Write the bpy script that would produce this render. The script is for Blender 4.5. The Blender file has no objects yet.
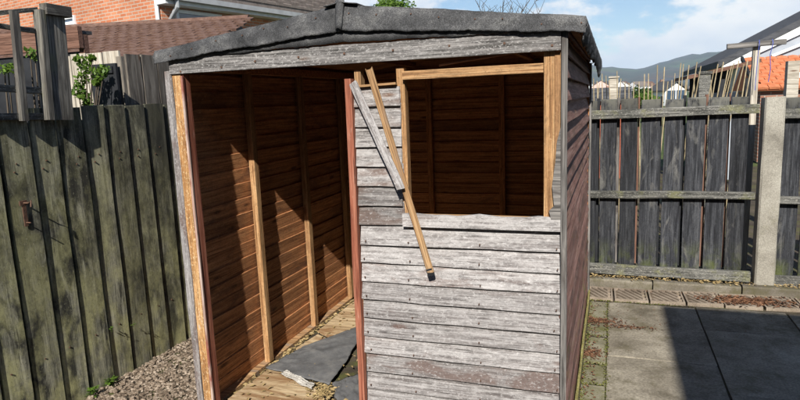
import bpy, math, random
import numpy as np
from mathutils import Matrix, Vector

# ------------------------------------------------------------------ camera
scene = bpy.context.scene
COL = scene.collection
V = Vector
f_px = 600.0
_Y = np.array([213, 107, -600.]); _Y /= np.linalg.norm(_Y)
_Z = np.array([-147, 3650, 600.]); _Z /= np.linalg.norm(_Z)
_Z -= _Y * _Y.dot(_Z); _Z /= np.linalg.norm(_Z)
_X = np.cross(_Y, _Z)
RW = np.array([_X, _Y, _Z])            # world = RW @ camera
CAM = np.array([0, 0, 1.6])
cam_data = bpy.data.cameras.new('camera')
cam = bpy.data.objects.new('camera', cam_data)
COL.objects.link(cam)
cam.matrix_world = Matrix.Translation(V(CAM)) @ Matrix(RW.tolist()).to_4x4()
cam_data.sensor_width = 36.0
cam_data.lens = 27.0
cam_data.clip_start = 0.05
cam_data.clip_end = 20000
scene.camera = cam

# ------------------------------------------------------------------ world, sun, exposure
SUN = V((0.205, -1.0, 0.79)).normalized()       # direction towards the sun
CLOUD_SEED = 1.3
world = bpy.data.worlds.new('World')
scene.world = world
world.use_nodes = True
wn = world.node_tree; wn.nodes.clear()
def wnode(t, **k):
    n = wn.nodes.new(t)
    for a, b in k.items(): setattr(n, a, b)
    return n
out = wnode('ShaderNodeOutputWorld')
sky = wnode('ShaderNodeTexSky'); sky.sky_type = 'NISHITA'; sky.sun_disc = False
sky.sun_elevation = math.asin(SUN.z)
sky.sun_rotation = math.atan2(SUN.x, SUN.y)
sky.air_density = 1.0; sky.dust_density = 0.1; sky.ozone_density = 4.0
bg = wnode('ShaderNodeBackground'); bg.inputs[1].default_value = 0.07
wn.links.new(sky.outputs[0], bg.inputs[0])
tc = wnode('ShaderNodeTexCoord')
sep = wnode('ShaderNodeSeparateXYZ'); wn.links.new(tc.outputs['Generated'], sep.inputs[0])
vmul = wnode('ShaderNodeVectorMath', operation='MULTIPLY_ADD'); wn.links.new(tc.outputs['Generated'], vmul.inputs[0])
vmul.inputs[1].default_value = (1, 1, 1.9); vmul.inputs[2].default_value = (0, 0, CLOUD_SEED)
nz = wnode('ShaderNodeTexNoise'); nz.inputs['Scale'].default_value = 4.2; nz.inputs['Detail'].default_value = 8; nz.inputs['Roughness'].default_value = 0.55
wn.links.new(vmul.outputs[0], nz.inputs['Vector'])
low = wnode('ShaderNodeMapRange'); wn.links.new(sep.outputs[2], low.inputs[0])      # far clouds stack up towards the horizon, all round
low.inputs[1].default_value = 0.0; low.inputs[2].default_value = 0.40; low.inputs[3].default_value = 0.15; low.inputs[4].default_value = -0.12
add = wnode('ShaderNodeMath', operation='ADD'); wn.links.new(nz.outputs['Fac'], add.inputs[0]); wn.links.new(low.outputs[0], add.inputs[1])
rp = wnode('ShaderNodeValToRGB'); rp.color_ramp.elements[0].position = 0.525; rp.color_ramp.elements[1].position = 0.585
rp.color_ramp.interpolation = 'EASE'
wn.links.new(add.outputs[0], rp.inputs[0])
nz2 = wnode('ShaderNodeTexNoise'); nz2.inputs['Scale'].default_value = 9.0; nz2.inputs['Detail'].default_value = 6
wn.links.new(vmul.outputs[0], nz2.inputs['Vector'])
rp2 = wnode('ShaderNodeValToRGB')
rp2.color_ramp.elements[0].position = 0.36; rp2.color_ramp.elements[0].color = (0.74, 0.81, 0.92, 1)
rp2.color_ramp.elements[1].position = 0.60; rp2.color_ramp.elements[1].color = (0.98, 0.99, 1.0, 1)
wn.links.new(nz2.outputs['Fac'], rp2.inputs[0])
bgc = wnode('ShaderNodeBackground'); wn.links.new(rp2.outputs[0], bgc.inputs[0]); bgc.inputs[1].default_value = 0.68
mx = wnode('ShaderNodeMixShader'); wn.links.new(rp.outputs[0], mx.inputs[0]); wn.links.new(bg.outputs[0], mx.inputs[1]); wn.links.new(bgc.outputs[0], mx.inputs[2])
wn.links.new(mx.outputs[0], out.inputs[0])

sun_d = bpy.data.lights.new('sun', 'SUN'); sun_d.energy = 5.0; sun_d.angle = math.radians(0.53); sun_d.color = (1.0, 0.95, 0.87)
sun_o = bpy.data.objects.new('sun', sun_d); COL.objects.link(sun_o)
sun_o.rotation_euler = SUN.to_track_quat('Z', 'Y').to_euler()
sun_o.location = (2, -8, 9)
vs = scene.view_settings
vs.view_transform = 'Standard'; vs.look = 'None'; vs.exposure = 0.6; vs.gamma = 1.0; vs.use_curve_mapping = False
scene.cycles.use_denoising = True
scene.cycles.max_bounces = 8
scene.cycles.volume_bounces = 3

# ------------------------------------------------------------------ pixel -> world (800 x 400 photograph)
def ray(x, y): return RW @ np.array([x - 400., -(y - 200.), -f_px])
def ony(x, y, Y): d = ray(x, y); return V(CAM + d * (Y - CAM[1]) / d[1])
def onx(x, y, X): d = ray(x, y); return V(CAM + d * (X - CAM[0]) / d[0])
def onz(x, y, z=0.): d = ray(x, y); return V(CAM + d * (z - CAM[2]) / d[2])

# ------------------------------------------------------------------ object helpers
W = {}
def tag(o, label=None, cat=None, group=None, kind=None):
    if label: o['label'] = label
    if cat: o['category'] = cat
    if group: o['group'] = group
    if kind: o['kind'] = kind
    return o
def put(o, M, parent=None):
    COL.objects.link(o); W[o] = M.copy()
    if parent is not None:
        o.parent = parent; o.matrix_basis = W[parent].inverted() @ M
    else:
        o.matrix_basis = M
    return o
def empty(name, loc, label=None, cat=None, group=None):
    o = bpy.data.objects.new(name, None); o.empty_display_size = 0.2
    put(o, Matrix.Translation(V(loc)))
    return tag(o, label, cat, group)
def mesh(name, verts, faces, mat, parent=None, M=None, smooth=False):
    me = bpy.data.meshes.new(name)
    if isinstance(verts, np.ndarray): verts = verts.tolist()
    if isinstance(faces, np.ndarray): faces = faces.tolist()
    me.from_pydata([tuple(v) for v in verts], [], [tuple(f) for f in faces])
    me.materials.append(mat)
    if smooth: me.polygons.foreach_set('use_smooth', [True] * len(me.polygons))
    me.update()
    o = bpy.data.objects.new(name, me)
    return put(o, M or Matrix.Identity(4), parent)
def frame(O, L, U):
    L = V(L).normalized(); U = V(U); U = (U - L * L.dot(U)).normalized(); N = L.cross(U)
    M = Matrix((L, U, N)).transposed().to_4x4(); M.translation = V(O)
    return M
def board_geo(l, w, t, rnd, n=2, jit=0.0015, cham=0.002, rag=0.0, wedge=0.0):
    c = min(cham, w * .3, t * .3)
    prof = [(-w/2 + c, -t/2), (w/2 - c, -t/2), (w/2, -t/2 + c), (w/2, t/2 - c), (w/2 - c, t/2), (-w/2 + c, t/2), (-w/2, t/2 - c), (-w/2, -t/2 + c)]
    vs_, fs = [], []
    for i in range(n + 1):
        x = -l/2 + l * i / n
        oy, oz = rnd.uniform(-jit, jit), rnd.uniform(-jit, jit)
        for (py, pz) in prof:
            ex = rnd.uniform(-rag, rag) if i in (0, n) else 0
            vs_.append((x + ex, py + oy + rnd.uniform(-jit, jit) * .5, pz + oz + wedge * py))
    for i in range(n):
        for k in range(8):
            a, b = i*8 + k, i*8 + (k + 1) % 8
            fs.append((a, b, b + 8, a + 8))
    fs.append(tuple(range(7, -1, -1))); fs.append(tuple(range(n*8, n*8 + 8)))
    return vs_, fs
def fixn(o):
    import bmesh
    bm = bmesh.new(); bm.from_mesh(o.data); bmesh.ops.recalc_face_normals(bm, faces=bm.faces); bm.to_mesh(o.data); bm.free()
    return o
RND = random.Random(11)
def board(name, parent, O, L, U, l, w, t, mat, n=2, **k):
    v, f = board_geo(l, w, t, RND, n, **k)
    return fixn(mesh(name, v, f, mat, parent, frame(O, L, U)))
def beam(name, parent, p0, p1, w, t, mat, U=(0, 0, 1), **k):
    p0, p1 = V(p0), V(p1)
    return board(name, parent, (p0 + p1)/2, p1 - p0, U, (p1 - p0).length, w, t, mat, **k)
def bxg(x0, x1, y0, y1, z0, z1):
    v = [(x, y, z) for z in (z0, z1) for (x, y) in ((x0, y0), (x1, y0), (x1, y1), (x0, y1))]
    f = [(3, 2, 1, 0), (4, 5, 6, 7), (0, 1, 5, 4), (1, 2, 6, 5), (2, 3, 7, 6), (3, 0, 4, 7)]
    return v, f
def box(name, parent, x0, x1, y0, y1, z0, z1, mat, M=None):
    v, f = bxg(x0, x1, y0, y1, z0, z1)
    return mesh(name, v, f, mat, parent, M)
class MB:
    def __init__(s): s.v = []; s.f = []
    def add(s, v, f):
        b = len(s.v); s.v += [tuple(q) for q in v]; s.f += [tuple(i + b for i in q) for q in f]; return s
    def box(s, *a): return s.add(*bxg(*a))
    def tube(s, pts, rads, n=6):
        pts = [V(p) for p in pts]; rings = []
        for i, p in enumerate(pts):
            d = (pts[min(i+1, len(pts)-1)] - pts[max(i-1, 0)]).normalized()
            a = d.orthogonal().normalized(); b = d.cross(a)
            r = rads[i] if isinstance(rads, (list, tuple)) else rads
            rings.append([p + (a*math.cos(2*math.pi*k/n) + b*math.sin(2*math.pi*k/n))*r for k in range(n)])
        v = [q for rg in rings for q in rg]; f = []
        for i in range(len(pts)-1):
            for k in range(n):
                f.append((i*n+k, i*n+(k+1) % n, (i+1)*n+(k+1) % n, (i+1)*n+k))
        f.append(tuple(range(n-1, -1, -1))); f.append(tuple(range((len(pts)-1)*n, len(pts)*n)))
        return s.add(v, f)
    def prism(s, poly, d):                       # poly of 3-D points, extruded by vector d
        n = len(poly); d = V(d)
        v = [V(p) for p in poly] + [V(p) + d for p in poly]
        f = [tuple(range(n)), tuple(range(2*n-1, n-1, -1))] + [(i, i+n, (i+1) % n + n, (i+1) % n) for i in range(n)]
        return s.add(v, f)
    def build(s, name, mat, parent=None, M=None, smooth=False, fix=True):
        o = mesh(name, s.v, s.f, mat, parent, M, smooth)
        return fixn(o) if fix else o
def rel(parent, pts):                            # world points -> kept world (mesh in world space)
    return pts

# ------------------------------------------------------------------ materials
def newmat(name):
    m = bpy.data.materials.new(name); m.use_nodes = True
    nt = m.node_tree; nt.nodes.clear()
    o = nt.nodes.new('ShaderNodeOutputMaterial'); b = nt.nodes.new('ShaderNodeBsdfPrincipled')
    nt.links.new(b.outputs[0], o.inputs[0])
    b.inputs['Specular IOR Level'].default_value = 0.25
    return m, nt, b
class NT:
    def __init__(s, nt): s.nt = nt
    def n(s, t, **k):
        q = s.nt.nodes.new(t)
        for a, b in k.items(): setattr(q, a, b)
        return q
    def l(s, a, b): s.nt.links.new(a, b)
    def coord(s, scale, out='Object', rnd=True):
        tcn = s.n('ShaderNodeTexCoord'); mp = s.n('ShaderNodeMapping'); mp.inputs['Scale'].default_value = scale
        src = tcn.outputs[out]
        if rnd:
            oi = s.n('ShaderNodeObjectInfo'); vm = s.n('ShaderNodeVectorMath', operation='MULTIPLY_ADD')
            cbn = s.n('ShaderNodeCombineXYZ')
            for i in range(3): s.l(oi.outputs['Random'], cbn.inputs[i])
            vm.inputs[1].default_value = (37, 53, 71)
            s.l(cbn.outputs[0], vm.inputs[0]); s.l(src, vm.inputs[2]); src = vm.outputs[0]
        s.l(src, mp.inputs[0]); return mp.outputs[0]
    def noise(s, vec, scale=1, detail=4, rough=.55, dist=0):
        q = s.n('ShaderNodeTexNoise'); s.l(vec, q.inputs['Vector'])
        q.inputs['Scale'].default_value = scale; q.inputs['Detail'].default_value = detail
        q.inputs['Roughness'].default_value = rough; q.inputs['Distortion'].default_value = dist
        return q.outputs['Fac']
    def ramp(s, fac, stops):
        q = s.n('ShaderNodeValToRGB'); e = q.color_ramp.elements
        while len(e) < len(stops): e.new(0.5)
        for i, (p, c) in enumerate(stops):
            e[i].position = p; e[i].color = (c, c, c, 1) if not isinstance(c, tuple) else (*c, 1)
        s.l(fac, q.inputs[0]); return q.outputs[0]
    def mix(s, fac, a, b, mode='MIX'):
        q = s.n('ShaderNodeMix', data_type='RGBA', blend_type=mode)
        for sock, val in ((q.inputs[0], fac), (q.inputs[6], a), (q.inputs[7], b)):
            if isinstance(val, (int, float)): sock.default_value = val
            elif isinstance(val, tuple): sock.default_value = (*val, 1)
            else: s.l(val, sock)
        return q.outputs[2]
    def math(s, op, a, b=0.0):
        q = s.n('ShaderNodeMath', operation=op)
        for i, val in enumerate((a, b)):
            if isinstance(val, (int, float)): q.inputs[i].default_value = val
            else: s.l(val, q.inputs[i])
        return q.outputs[0]
    def bump(s, h, strength, dist, bsdf, prev=None):
        q = s.n('ShaderNodeBump'); q.inputs['Strength'].default_value = strength; q.inputs['Distance'].default_value = dist
        s.l(h, q.inputs['Height'])
        if prev is not None: s.l(prev, q.inputs['Normal'])
        s.l(q.outputs[0], bsdf.inputs['Normal']); return q.outputs[0]
    def rand_gain(s, col, lo, hi):
        oi = s.n('ShaderNodeObjectInfo'); mr = s.n('ShaderNodeMapRange'); s.l(oi.outputs['Random'], mr.inputs[0])
        mr.inputs[3].default_value = lo; mr.inputs[4].default_value = hi
        cbn = s.n('ShaderNodeCombineXYZ')
        for i in range(3): s.l(mr.outputs[0], cbn.inputs[i])
        return s.mix(1.0, col, cbn.outputs[0], 'MULTIPLY')

def wood(name, dark, mid, light, stain=None, stain_rng=(.5, .68), bloom=None, bloom_rng=(.5, .62), algae=None, algae_rng=(.45, .62),
         algae_z=None, var=(.8, 1.15), grain=70, bump=.5, rough=.85, knots=(.12, .06, .03), pos=(.36, .5, .64), mould=False, fine=.6, speck=None, speck_rng=(.55, .61), lichen=None):
    m, nt, b = newmat(name); t = NT(nt)
    cv = t.coord((1.6, 1, 1)); cg = t.coord((2.2, grain, grain)); 
    g = t.noise(cg, 1, 6, .65, .6)
    col = t.ramp(g, [(pos[0], dark), (pos[1], mid), (pos[2], light)])
    cf = t.coord((7, 260, 260)); gf = t.noise(cf, 1, 3, .6)
    col = t.mix(fine, col, t.ramp(gf, [(.40, .30), (.50, 1.0)]), 'MULTIPLY')
    if bloom:
        oiv = t.n('ShaderNodeObjectInfo')
        bl_f = t.math('ADD', t.noise(t.coord((9, 34, 34)), 1, 8, .8), t.math('MULTIPLY', t.math('SUBTRACT', oiv.outputs['Random'], .5), .16))
        col = t.mix(t.ramp(bl_f, [(bloom_rng[0], 0.), (bloom_rng[1], .7)]), col, bloom)
    if stain:
        oiw = t.n('ShaderNodeObjectInfo')
        st_f = t.math('ADD', t.noise(t.coord((3.2, 11, 11)), 1, 5, .62, .8), t.math('MULTIPLY', t.math('SINE', t.math('MULTIPLY', oiw.outputs['Random'], 91.0)), .07))
        col = t.mix(t.ramp(st_f, [(stain_rng[0], 0.), (stain_rng[1], .9)]), col, stain)
    if knots:
        vo = t.n('ShaderNodeTexVoronoi'); t.l(t.coord((2.6, 9, 9)), vo.inputs['Vector']); vo.inputs['Scale'].default_value = 1
        kf = t.ramp(vo.outputs['Distance'], [(.06, .8), (.13, 0.)])
        col = t.mix(kf, col, knots)
    if algae:
        fac = t.ramp(t.noise(t.coord((5, 7, 7)), 1, 6, .65), [(algae_rng[0], 0.), (algae_rng[1], .9)])
        if algae_z:
            geo = t.n('ShaderNodeNewGeometry'); sp = t.n('ShaderNodeSeparateXYZ'); t.l(geo.outputs['Position'], sp.inputs[0])
            zr = t.n('ShaderNodeMapRange'); t.l(sp.outputs[2], zr.inputs[0])
            zr.inputs[1].default_value, zr.inputs[2].default_value, zr.inputs[3].default_value, zr.inputs[4].default_value = algae_z
            fac = t.math('MULTIPLY', fac, zr.outputs[0])
        col = t.mix(fac, col, algae)
    if speck:
        sf = t.noise(t.coord((70, 115, 115)), 1, 5, .75, .3)
        col = t.mix(t.ramp(sf, [(speck_rng[0], 0.), (speck_rng[1], .8)]), col, speck)
        sd = t.noise(t.coord((75, 150, 150)), 1, 4, .75, .3)
        col = t.mix(.5, col, t.ramp(t.noise(t.coord((38, 46, 46)), 1, 7, .8, .5), [(.36, .55), (.5, 1.0), (.62, 1.22)]), 'MULTIPLY')
        col = t.mix(t.ramp(sd, [(.34, .75), (.41, 0.)]), col, tuple(c*.6 for c in dark))
    if lichen:
        geo3 = t.n('ShaderNodeNewGeometry'); sp3 = t.n('ShaderNodeSeparateXYZ'); t.l(geo3.outputs['Position'], sp3.inputs[0])
        zr3 = t.n('ShaderNodeMapRange'); t.l(sp3.outputs[2], zr3.inputs[0])
        zr3.inputs[1].default_value, zr3.inputs[2].default_value = lichen[1], lichen[2]
        lf = t.math('MULTIPLY', zr3.outputs[0], t.ramp(t.noise(t.coord((9, 14, 14)), 1, 6, .7), [(.36, 0.), (.52, 1.)]))
        col = t.mix(lf, col, lichen[0])
    if mould:
        geo2 = t.n('ShaderNodeNewGeometry')
        mm = t.n('ShaderNodeMapping'); t.l(geo2.outputs['Position'], mm.inputs[0]); mm.inputs['Scale'].default_value = (2.2, 2.6, 1.3)
        sp2 = t.n('ShaderNodeSeparateXYZ'); t.l(geo2.outputs['Position'], sp2.inputs[0])
        yr = t.n('ShaderNodeMapRange'); t.l(t.math('ADD', sp2.outputs[1], t.math('MULTIPLY', sp2.outputs[2], .55)), yr.inputs[0])
        yr.inputs[1].default_value, yr.inputs[2].default_value, yr.inputs[3].default_value, yr.inputs[4].default_value = 2.9, 4.0, -.06, .13
        mf = t.math('ADD', t.noise(mm.outputs[0], 1, 8, .78), yr.outputs[0])
        col = t.mix(t.ramp(mf, [(.47, 0.), (.63, .8)]), col, (.026, .026, .022))
    # fine pits and cracks
    ck = t.noise(t.coord((5, 120, 120)), 1, 2, .5, .2)
    col = t.mix(t.ramp(ck, [(.27, .75), (.33, 0.)]), col, tuple(c*.25 for c in dark))
    col = t.rand_gain(col, *var)
    t.l(col, b.inputs['Base Color']); b.inputs['Roughness'].default_value = rough
    h = t.math('ADD', t.math('MULTIPLY', g, .7), t.math('MULTIPLY', gf, .4))
    p = t.bump(h, bump, .004, b)
    return m
def simple(name, stops, scale=(8, 8, 8), detail=6, rough=.85, bump=.3, bdist=.004, rnd=True, spec=.25, var=None, dist=0, nrough=.6):
    m, nt, b = newmat(name); t = NT(nt)
    g = t.noise(t.coord(scale, rnd=rnd), 1, detail, nrough, dist)
    col = t.ramp(g, stops)
    if var: col = t.rand_gain(col, *var)
    t.l(col, b.inputs['Base Color']); b.inputs['Roughness'].default_value = rough
    b.inputs['Specular IOR Level'].default_value = spec
    if bump: t.bump(g, bump, bdist, b)
    return m

MT = {}
MT['grey'] = wood('weathered grey softwood', (.17, .15, .145), (.33, .31, .304), (.45, .43, .425), stain=(.19, .14, .125), stain_rng=(.54, .68),
                  bloom=(.47, .454, .446), bloom_rng=(.46, .58), var=(.74, 1.14), bump=.8, fine=.6, speck=(.57, .555, .55), speck_rng=(.54, .66), knots=(.14, .09, .075))
MT['grey_mid'] = wood('mid grey softwood', (.13, .115, .11), (.26, .245, .238), (.37, .35, .34), stain=(.15, .11, .095), stain_rng=(.52, .66), bloom=(.40, .385, .378), bloom_rng=(.5, .6), var=(.78, 1.12), bump=.8, fine=.6, speck=(.46, .445, .44), speck_rng=(.56, .66))
MT['grey_dull'] = wood('dull grey softwood', (.08, .075, .07), (.19, .18, .17), (.30, .28, .26), stain=(.06, .05, .045), var=(.75, 1.1), bump=.7)
MT['header'] = wood('header board grey', (.09, .085, .08), (.21, .20, .195), (.31, .295, .285), stain=(.09, .075, .07), stain_rng=(.55, .72),
                    bloom=(.38, .365, .36), bloom_rng=(.52, .60), bump=.9, var=(.95, 1.05), fine=.75, speck=(.42, .41, .40))
MT['inside'] = wood('brown inner siding', (.25, .105, .045), (.50, .225, .095), (.64, .32, .145), stain=(.22, .105, .055), stain_rng=(.55, .72),
                    knots=(.05, .02, .012), var=(.72, 1.15), bump=.25, fine=.45, speck=(.66, .37, .19), speck_rng=(.58, .66))
MT['side'] = wood('red brown outer siding', (.10, .045, .035), (.20, .105, .085), (.32, .21, .18), stain=(.10, .06, .05), algae=(.16, .15, .05), algae_rng=(.52, .68),
                  algae_z=(.1, .6, 1., .15), var=(.7, 1.25), fine=.3, bump=.2, pos=(.3, .5, .7))
MT['pine'] = wood('raw pine', (.24, .12, .05), (.43, .245, .112), (.55, .35, .18), stain=(.25, .13, .06), stain_rng=(.56, .74), speck=(.56, .38, .22), speck_rng=(.6, .7), knots=(.16, .06, .02), var=(.85, 1.1), bump=.35, rough=.7)
MT['pine_worn'] = wood('weathered pine', (.20, .11, .055), (.42, .25, .12), (.58, .38, .2), stain=(.25, .2, .16), stain_rng=(.5, .68), var=(.85, 1.1), bump=.5)
MT['pine_chip'] = wood('chipped raw pine post', (.26, .12, .045), (.46, .25, .10), (.62, .40, .2), stain=(.52, .46, .40), stain_rng=(.56, .62), var=(.95, 1.05), bump=.7, speck=(.66, .5, .3))
MT['red'] = wood('red brown stained batten', (.17, .05, .03), (.33, .115, .068), (.43, .19, .125), bloom=(.50, .36, .29), bloom_rng=(.56, .68), knots=None, var=(.95, 1.05), bump=.4)
MT['flaked'] = wood('red batten with flaked white edge', (.30, .16, .12), (.5, .36, .3), (.62, .5, .44), stain=(.26, .08, .055), stain_rng=(.48, .62), knots=None)
MT['fence_l'] = wood('algae fence board', (.09, .09, .068), (.25, .245, .185), (.40, .39, .29), stain=(.02, .02, .017), stain_rng=(.48, .62), mould=True,
                     algae=(.36, .35, .175), algae_rng=(.40, .60), algae_z=(.25, 1.5, 1., .35), knots=(.02, .02, .015), var=(.75, 1.2), grain=45, bump=.3, fine=.5, speck=(.44, .43, .30), speck_rng=(.60, .68))
MT['fence_r'] = wood('black stained fence board', (.014, .015, .018), (.034, .036, .042), (.07, .073, .08), stain=(.13, .128, .12), stain_rng=(.6, .74),
                     algae=(.085, .10, .03), algae_rng=(.45, .62), algae_z=(.1, .4, 1., .0), knots=None, var=(.7, 1.3), grain=45, bump=.7, fine=.7, speck=(.12, .12, .12), speck_rng=(.62, .7), lichen=((.13, .128, .11), 1.38, 1.54))
MT['rail'] = wood('mossy fence rail', (.05, .05, .045), (.14, .138, .125), (.24, .235, .215), stain=(.05, .05, .045), algae=(.17, .17, .085), algae_rng=(.52, .66), knots=None, var=(.85, 1.15), bump=.9, fine=.75, speck=(.32, .31, .28))
MT['fence_b'] = wood('grey brown neighbour fence', (.10, .085, .068), (.20, .175, .145), (.30, .27, .225), stain=(.08, .07, .06), var=(.85, 1.1), grain=45)
MT['fence_pale'] = wood('pale timber and sunlit fence tone', (.34, .30, .24), (.52, .47, .39), (.64, .6, .51), stain=(.3, .24, .17), stain_rng=(.6, .8), var=(.9, 1.1), grain=45)
MT['trellis'] = wood('old trellis timber', (.07, .065, .055), (.17, .16, .14), (.28, .265, .23), stain=(.06, .055, .05), algae=(.15, .15, .09), algae_rng=(.55, .7), knots=None, var=(.85, 1.1))
MT['brown_beam'] = wood('brown painted beam', (.10, .05, .035), (.19, .10, .07), (.26, .15, .11), knots=None)
MT['ply'] = wood('sun bleached plywood', (.27, .18, .10), (.46, .34, .20), (.60, .48, .31), stain=(.22, .12, .055), stain_rng=(.46, .60), var=(.9, 1.1), grain=25, bump=.5)
MT['mossy'] = wood('moss coated skirting', (.10, .085, .03), (.24, .21, .07), (.36, .32, .12), knots=None, speck=(.4, .38, .2))
MT['cane'] = simple('bamboo cane', [(.35, (.30, .23, .13)), (.6, (.50, .41, .26))], (3, 3, 12), var=(.7, 1.15))
def felt_mat():
    m, nt, b = newmat('mineral roofing felt'); t = NT(nt)
    c = t.coord((1, 1, 1), rnd=False)
    big = t.noise(c, 7, 6, .65); fine = t.noise(c, 260, 2, .7)
    col = t.ramp(big, [(.34, (.028, .029, .031)), (.52, (.070, .071, .074)), (.68, (.15, .15, .148))])
    col = t.mix(.75, col, t.ramp(fine, [(.35, .45), (.52, 1.0), (.66, 2.0)]), 'MULTIPLY')
    t.l(col, b.inputs['Base Color']); b.inputs['Roughness'].default_value = .8; b.inputs['Specular IOR Level'].default_value = .3
    h = t.math('ADD', t.math('MULTIPLY', big, .7), t.math('MULTIPLY', fine, .3))
    t.bump(h, .8, .006, b); return m
MT['felt'] = felt_mat()
MT['felt_dusty'] = simple('dusty felt', [(.3, (.07, .071, .074)), (.5, (.12, .121, .124)), (.7, (.19, .187, .18))], (9, 9, 9), 8, rnd=False, nrough=.75, bump=.5)
MT['felt_white'] = simple('pale felt underside', [(.3, (.30, .28, .25)), (.6, (.52, .50, .46))], (12, 12, 12))
def concrete(name, a, bcol, c, moss=None, mr=(.55, .7), scale=1, fine=140, var=(.88, 1.1)):
    m, nt, b = newmat(name); t = NT(nt)
    cc = t.coord((scale,)*3); big = t.noise(cc, 3.2, 7, .66, .3); fi = t.noise(cc, fine, 3, .7)
    col = t.ramp(big, [(.3, a), (.5, bcol), (.7, c)])
    col = t.mix(.6, col, t.ramp(fi, [(.32, .5), (.5, 1.0), (.68, 1.5)]), 'MULTIPLY')
    if moss: col = t.mix(t.ramp(t.noise(cc, 5, 7, .72), [(mr[0], 0.), (mr[1], .85)]), col, moss)
    col = t.rand_gain(col, *var)
    t.l(col, b.inputs['Base Color']); b.inputs['Roughness'].default_value = .9
    t.bump(t.math('ADD', big, t.math('MULTIPLY', fi, .5)), .6, .004, b); return m
MT['slab'] = concrete('paving slab', (.105, .09, .065), (.215, .19, .148), (.32, .288, .228), moss=(.10, .086, .048), mr=(.52, .70), fine=75)
MT['strip'] = concrete('mossy strip block', (.10, .09, .06), (.20, .185, .13), (.28, .26, .19), moss=(.115, .11, .035), mr=(.46, .62))
MT['paver'] = concrete('grooved paver', (.15, .115, .085), (.27, .22, .17), (.37, .31, .245), moss=(.14, .115, .05), mr=(.58, .74))
MT['kerb'] = concrete('concrete kerb', (.085, .073, .056), (.15, .132, .105), (.23, .208, .168), moss=(.095, .085, .045), mr=(.46, .62))
MT['post'] = concrete('concrete post', (.19, .175, .145), (.31, .29, .245), (.41, .39, .335), moss=(.20, .19, .12), mr=(.6, .78))
MT['soil'] = concrete('dark soil', (.03, .024, .018), (.06, .048, .035), (.10, .08, .055), moss=(.08, .085, .025), mr=(.5, .64))
MT['gravel'] = simple('gravel stone', [(.36, (.07, .05, .035)), (.5, (.19, .145, .105)), (.66, (.42, .35, .28))], (38, 38, 38), 3, rnd=False, nrough=.8)
MT['leaf_dead'] = simple('dead leaf', [(.3, (.05, .026, .016)), (.5, (.13, .062, .035)), (.7, (.24, .13, .07))], (30, 30, 30), 2, rnd=False)
MT['mossy_bits'] = simple('moss tuft', [(.3, (.05, .055, .012)), (.5, (.11, .115, .03)), (.7, (.2, .2, .06))], (40, 40, 40), 2, rnd=False)
MT['leaf_strip'] = simple('dry litter', [(.3, (.16, .11, .05)), (.5, (.30, .22, .10)), (.7, (.42, .32, .17))], (30, 30, 30), 2, rnd=False)
def leafmat(name, a, b_):
    m, nt, b = newmat(name); t = NT(nt)
    g = t.noise(t.coord((9, 9, 9), rnd=False), 1, 3, .7)
    t.l(t.ramp(g, [(.35, a), (.65, b_)]), b.inputs['Base Color']); b.inputs['Roughness'].default_value = .5
    tr = t.n('ShaderNodeBsdfTranslucent'); t.l(t.ramp(g, [(.35, a), (.65, b_)]), tr.inputs[0])
    ms = t.n('ShaderNodeMixShader'); ms.inputs[0].default_value = .35
    o = [q for q in nt.nodes if q.type == 'OUTPUT_MATERIAL'][0]
    t.l(b.outputs[0], ms.inputs[1]); t.l(tr.outputs[0], ms.inputs[2]); t.l(ms.outputs[0], o.inputs[0]); return m
MT['leaf'] = leafmat('fresh leaf', (.055, .115, .018), (.16, .26, .04))
MT['leaf_dk'] = leafmat('dark leaf', (.025, .055, .012), (.07, .12, .03))
MT['bark'] = simple('bark', [(.3, (.05, .04, .03)), (.7, (.15, .12, .09))], (20, 20, 6))
def brick(name, c1, c2, mortar, sc=1.0):
    m, nt, b = newmat(name); t = NT(nt)
    tcn = t.n('ShaderNodeTexCoord'); sp = t.n('ShaderNodeSeparateXYZ'); t.l(tcn.outputs['Object'], sp.inputs[0])
    geo = t.n('ShaderNodeTexCoord'); sn = t.n('ShaderNodeSeparateXYZ'); t.l(geo.outputs['Normal'], sn.inputs[0])
    isx = t.math('GREATER_THAN', t.math('ABSOLUTE', sn.outputs[0]), .7)
    hx = t.math('ADD', t.math('MULTIPLY', sp.outputs[0], t.math('SUBTRACT', 1.0, isx)), t.math('MULTIPLY', sp.outputs[1], isx))
    cbn = t.n('ShaderNodeCombineXYZ'); t.l(hx, cbn.inputs[0]); t.l(sp.outputs[2], cbn.inputs[1])
    br = t.n('ShaderNodeTexBrick'); t.l(cbn.outputs[0], br.inputs['Vector'])
    br.inputs['Color1'].default_value = (*c1, 1); br.inputs['Color2'].default_value = (*c2, 1); br.inputs['Mortar'].default_value = (*mortar, 1)
    br.inputs['Scale'].default_value = sc; br.inputs['Brick Width'].default_value = .225; br.inputs['Row Height'].default_value = .075
    br.inputs['Mortar Size'].default_value = .010; br.inputs['Bias'].default_value = 0
    n = t.noise(t.coord((1.2, 1.2, 1.2)), 1, 5, .6)
    col = t.mix(.6, br.outputs['Color'], t.ramp(n, [(.3, .7), (.7, 1.25)]), 'MULTIPLY')
    t.l(col, b.inputs['Base Color']); b.inputs['Roughness'].default_value = .9
    t.bump(t.math('SUBTRACT', 1.0, br.outputs['Fac']), .5, .006, b); return m
MT['brick'] = brick('orange red brick', (.40, .13, .06), (.52, .21, .11), (.42, .34, .27))
MT['brick_brown'] = brick('brown brick', (.30, .15, .10), (.22, .10, .07), (.34, .30, .26))
MT['tile_brown'] = simple('brown concrete tile', [(.3, (.07, .038, .028)), (.5, (.13, .075, .056)), (.7, (.20, .13, .10))], (9, 9, 9), rnd=False, nrough=.8)
MT['tile_grey'] = simple('grey brown tile', [(.3, (.10, .08, .07)), (.6, (.20, .17, .15))], (6, 6, 6), rnd=False, nrough=.8)
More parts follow.
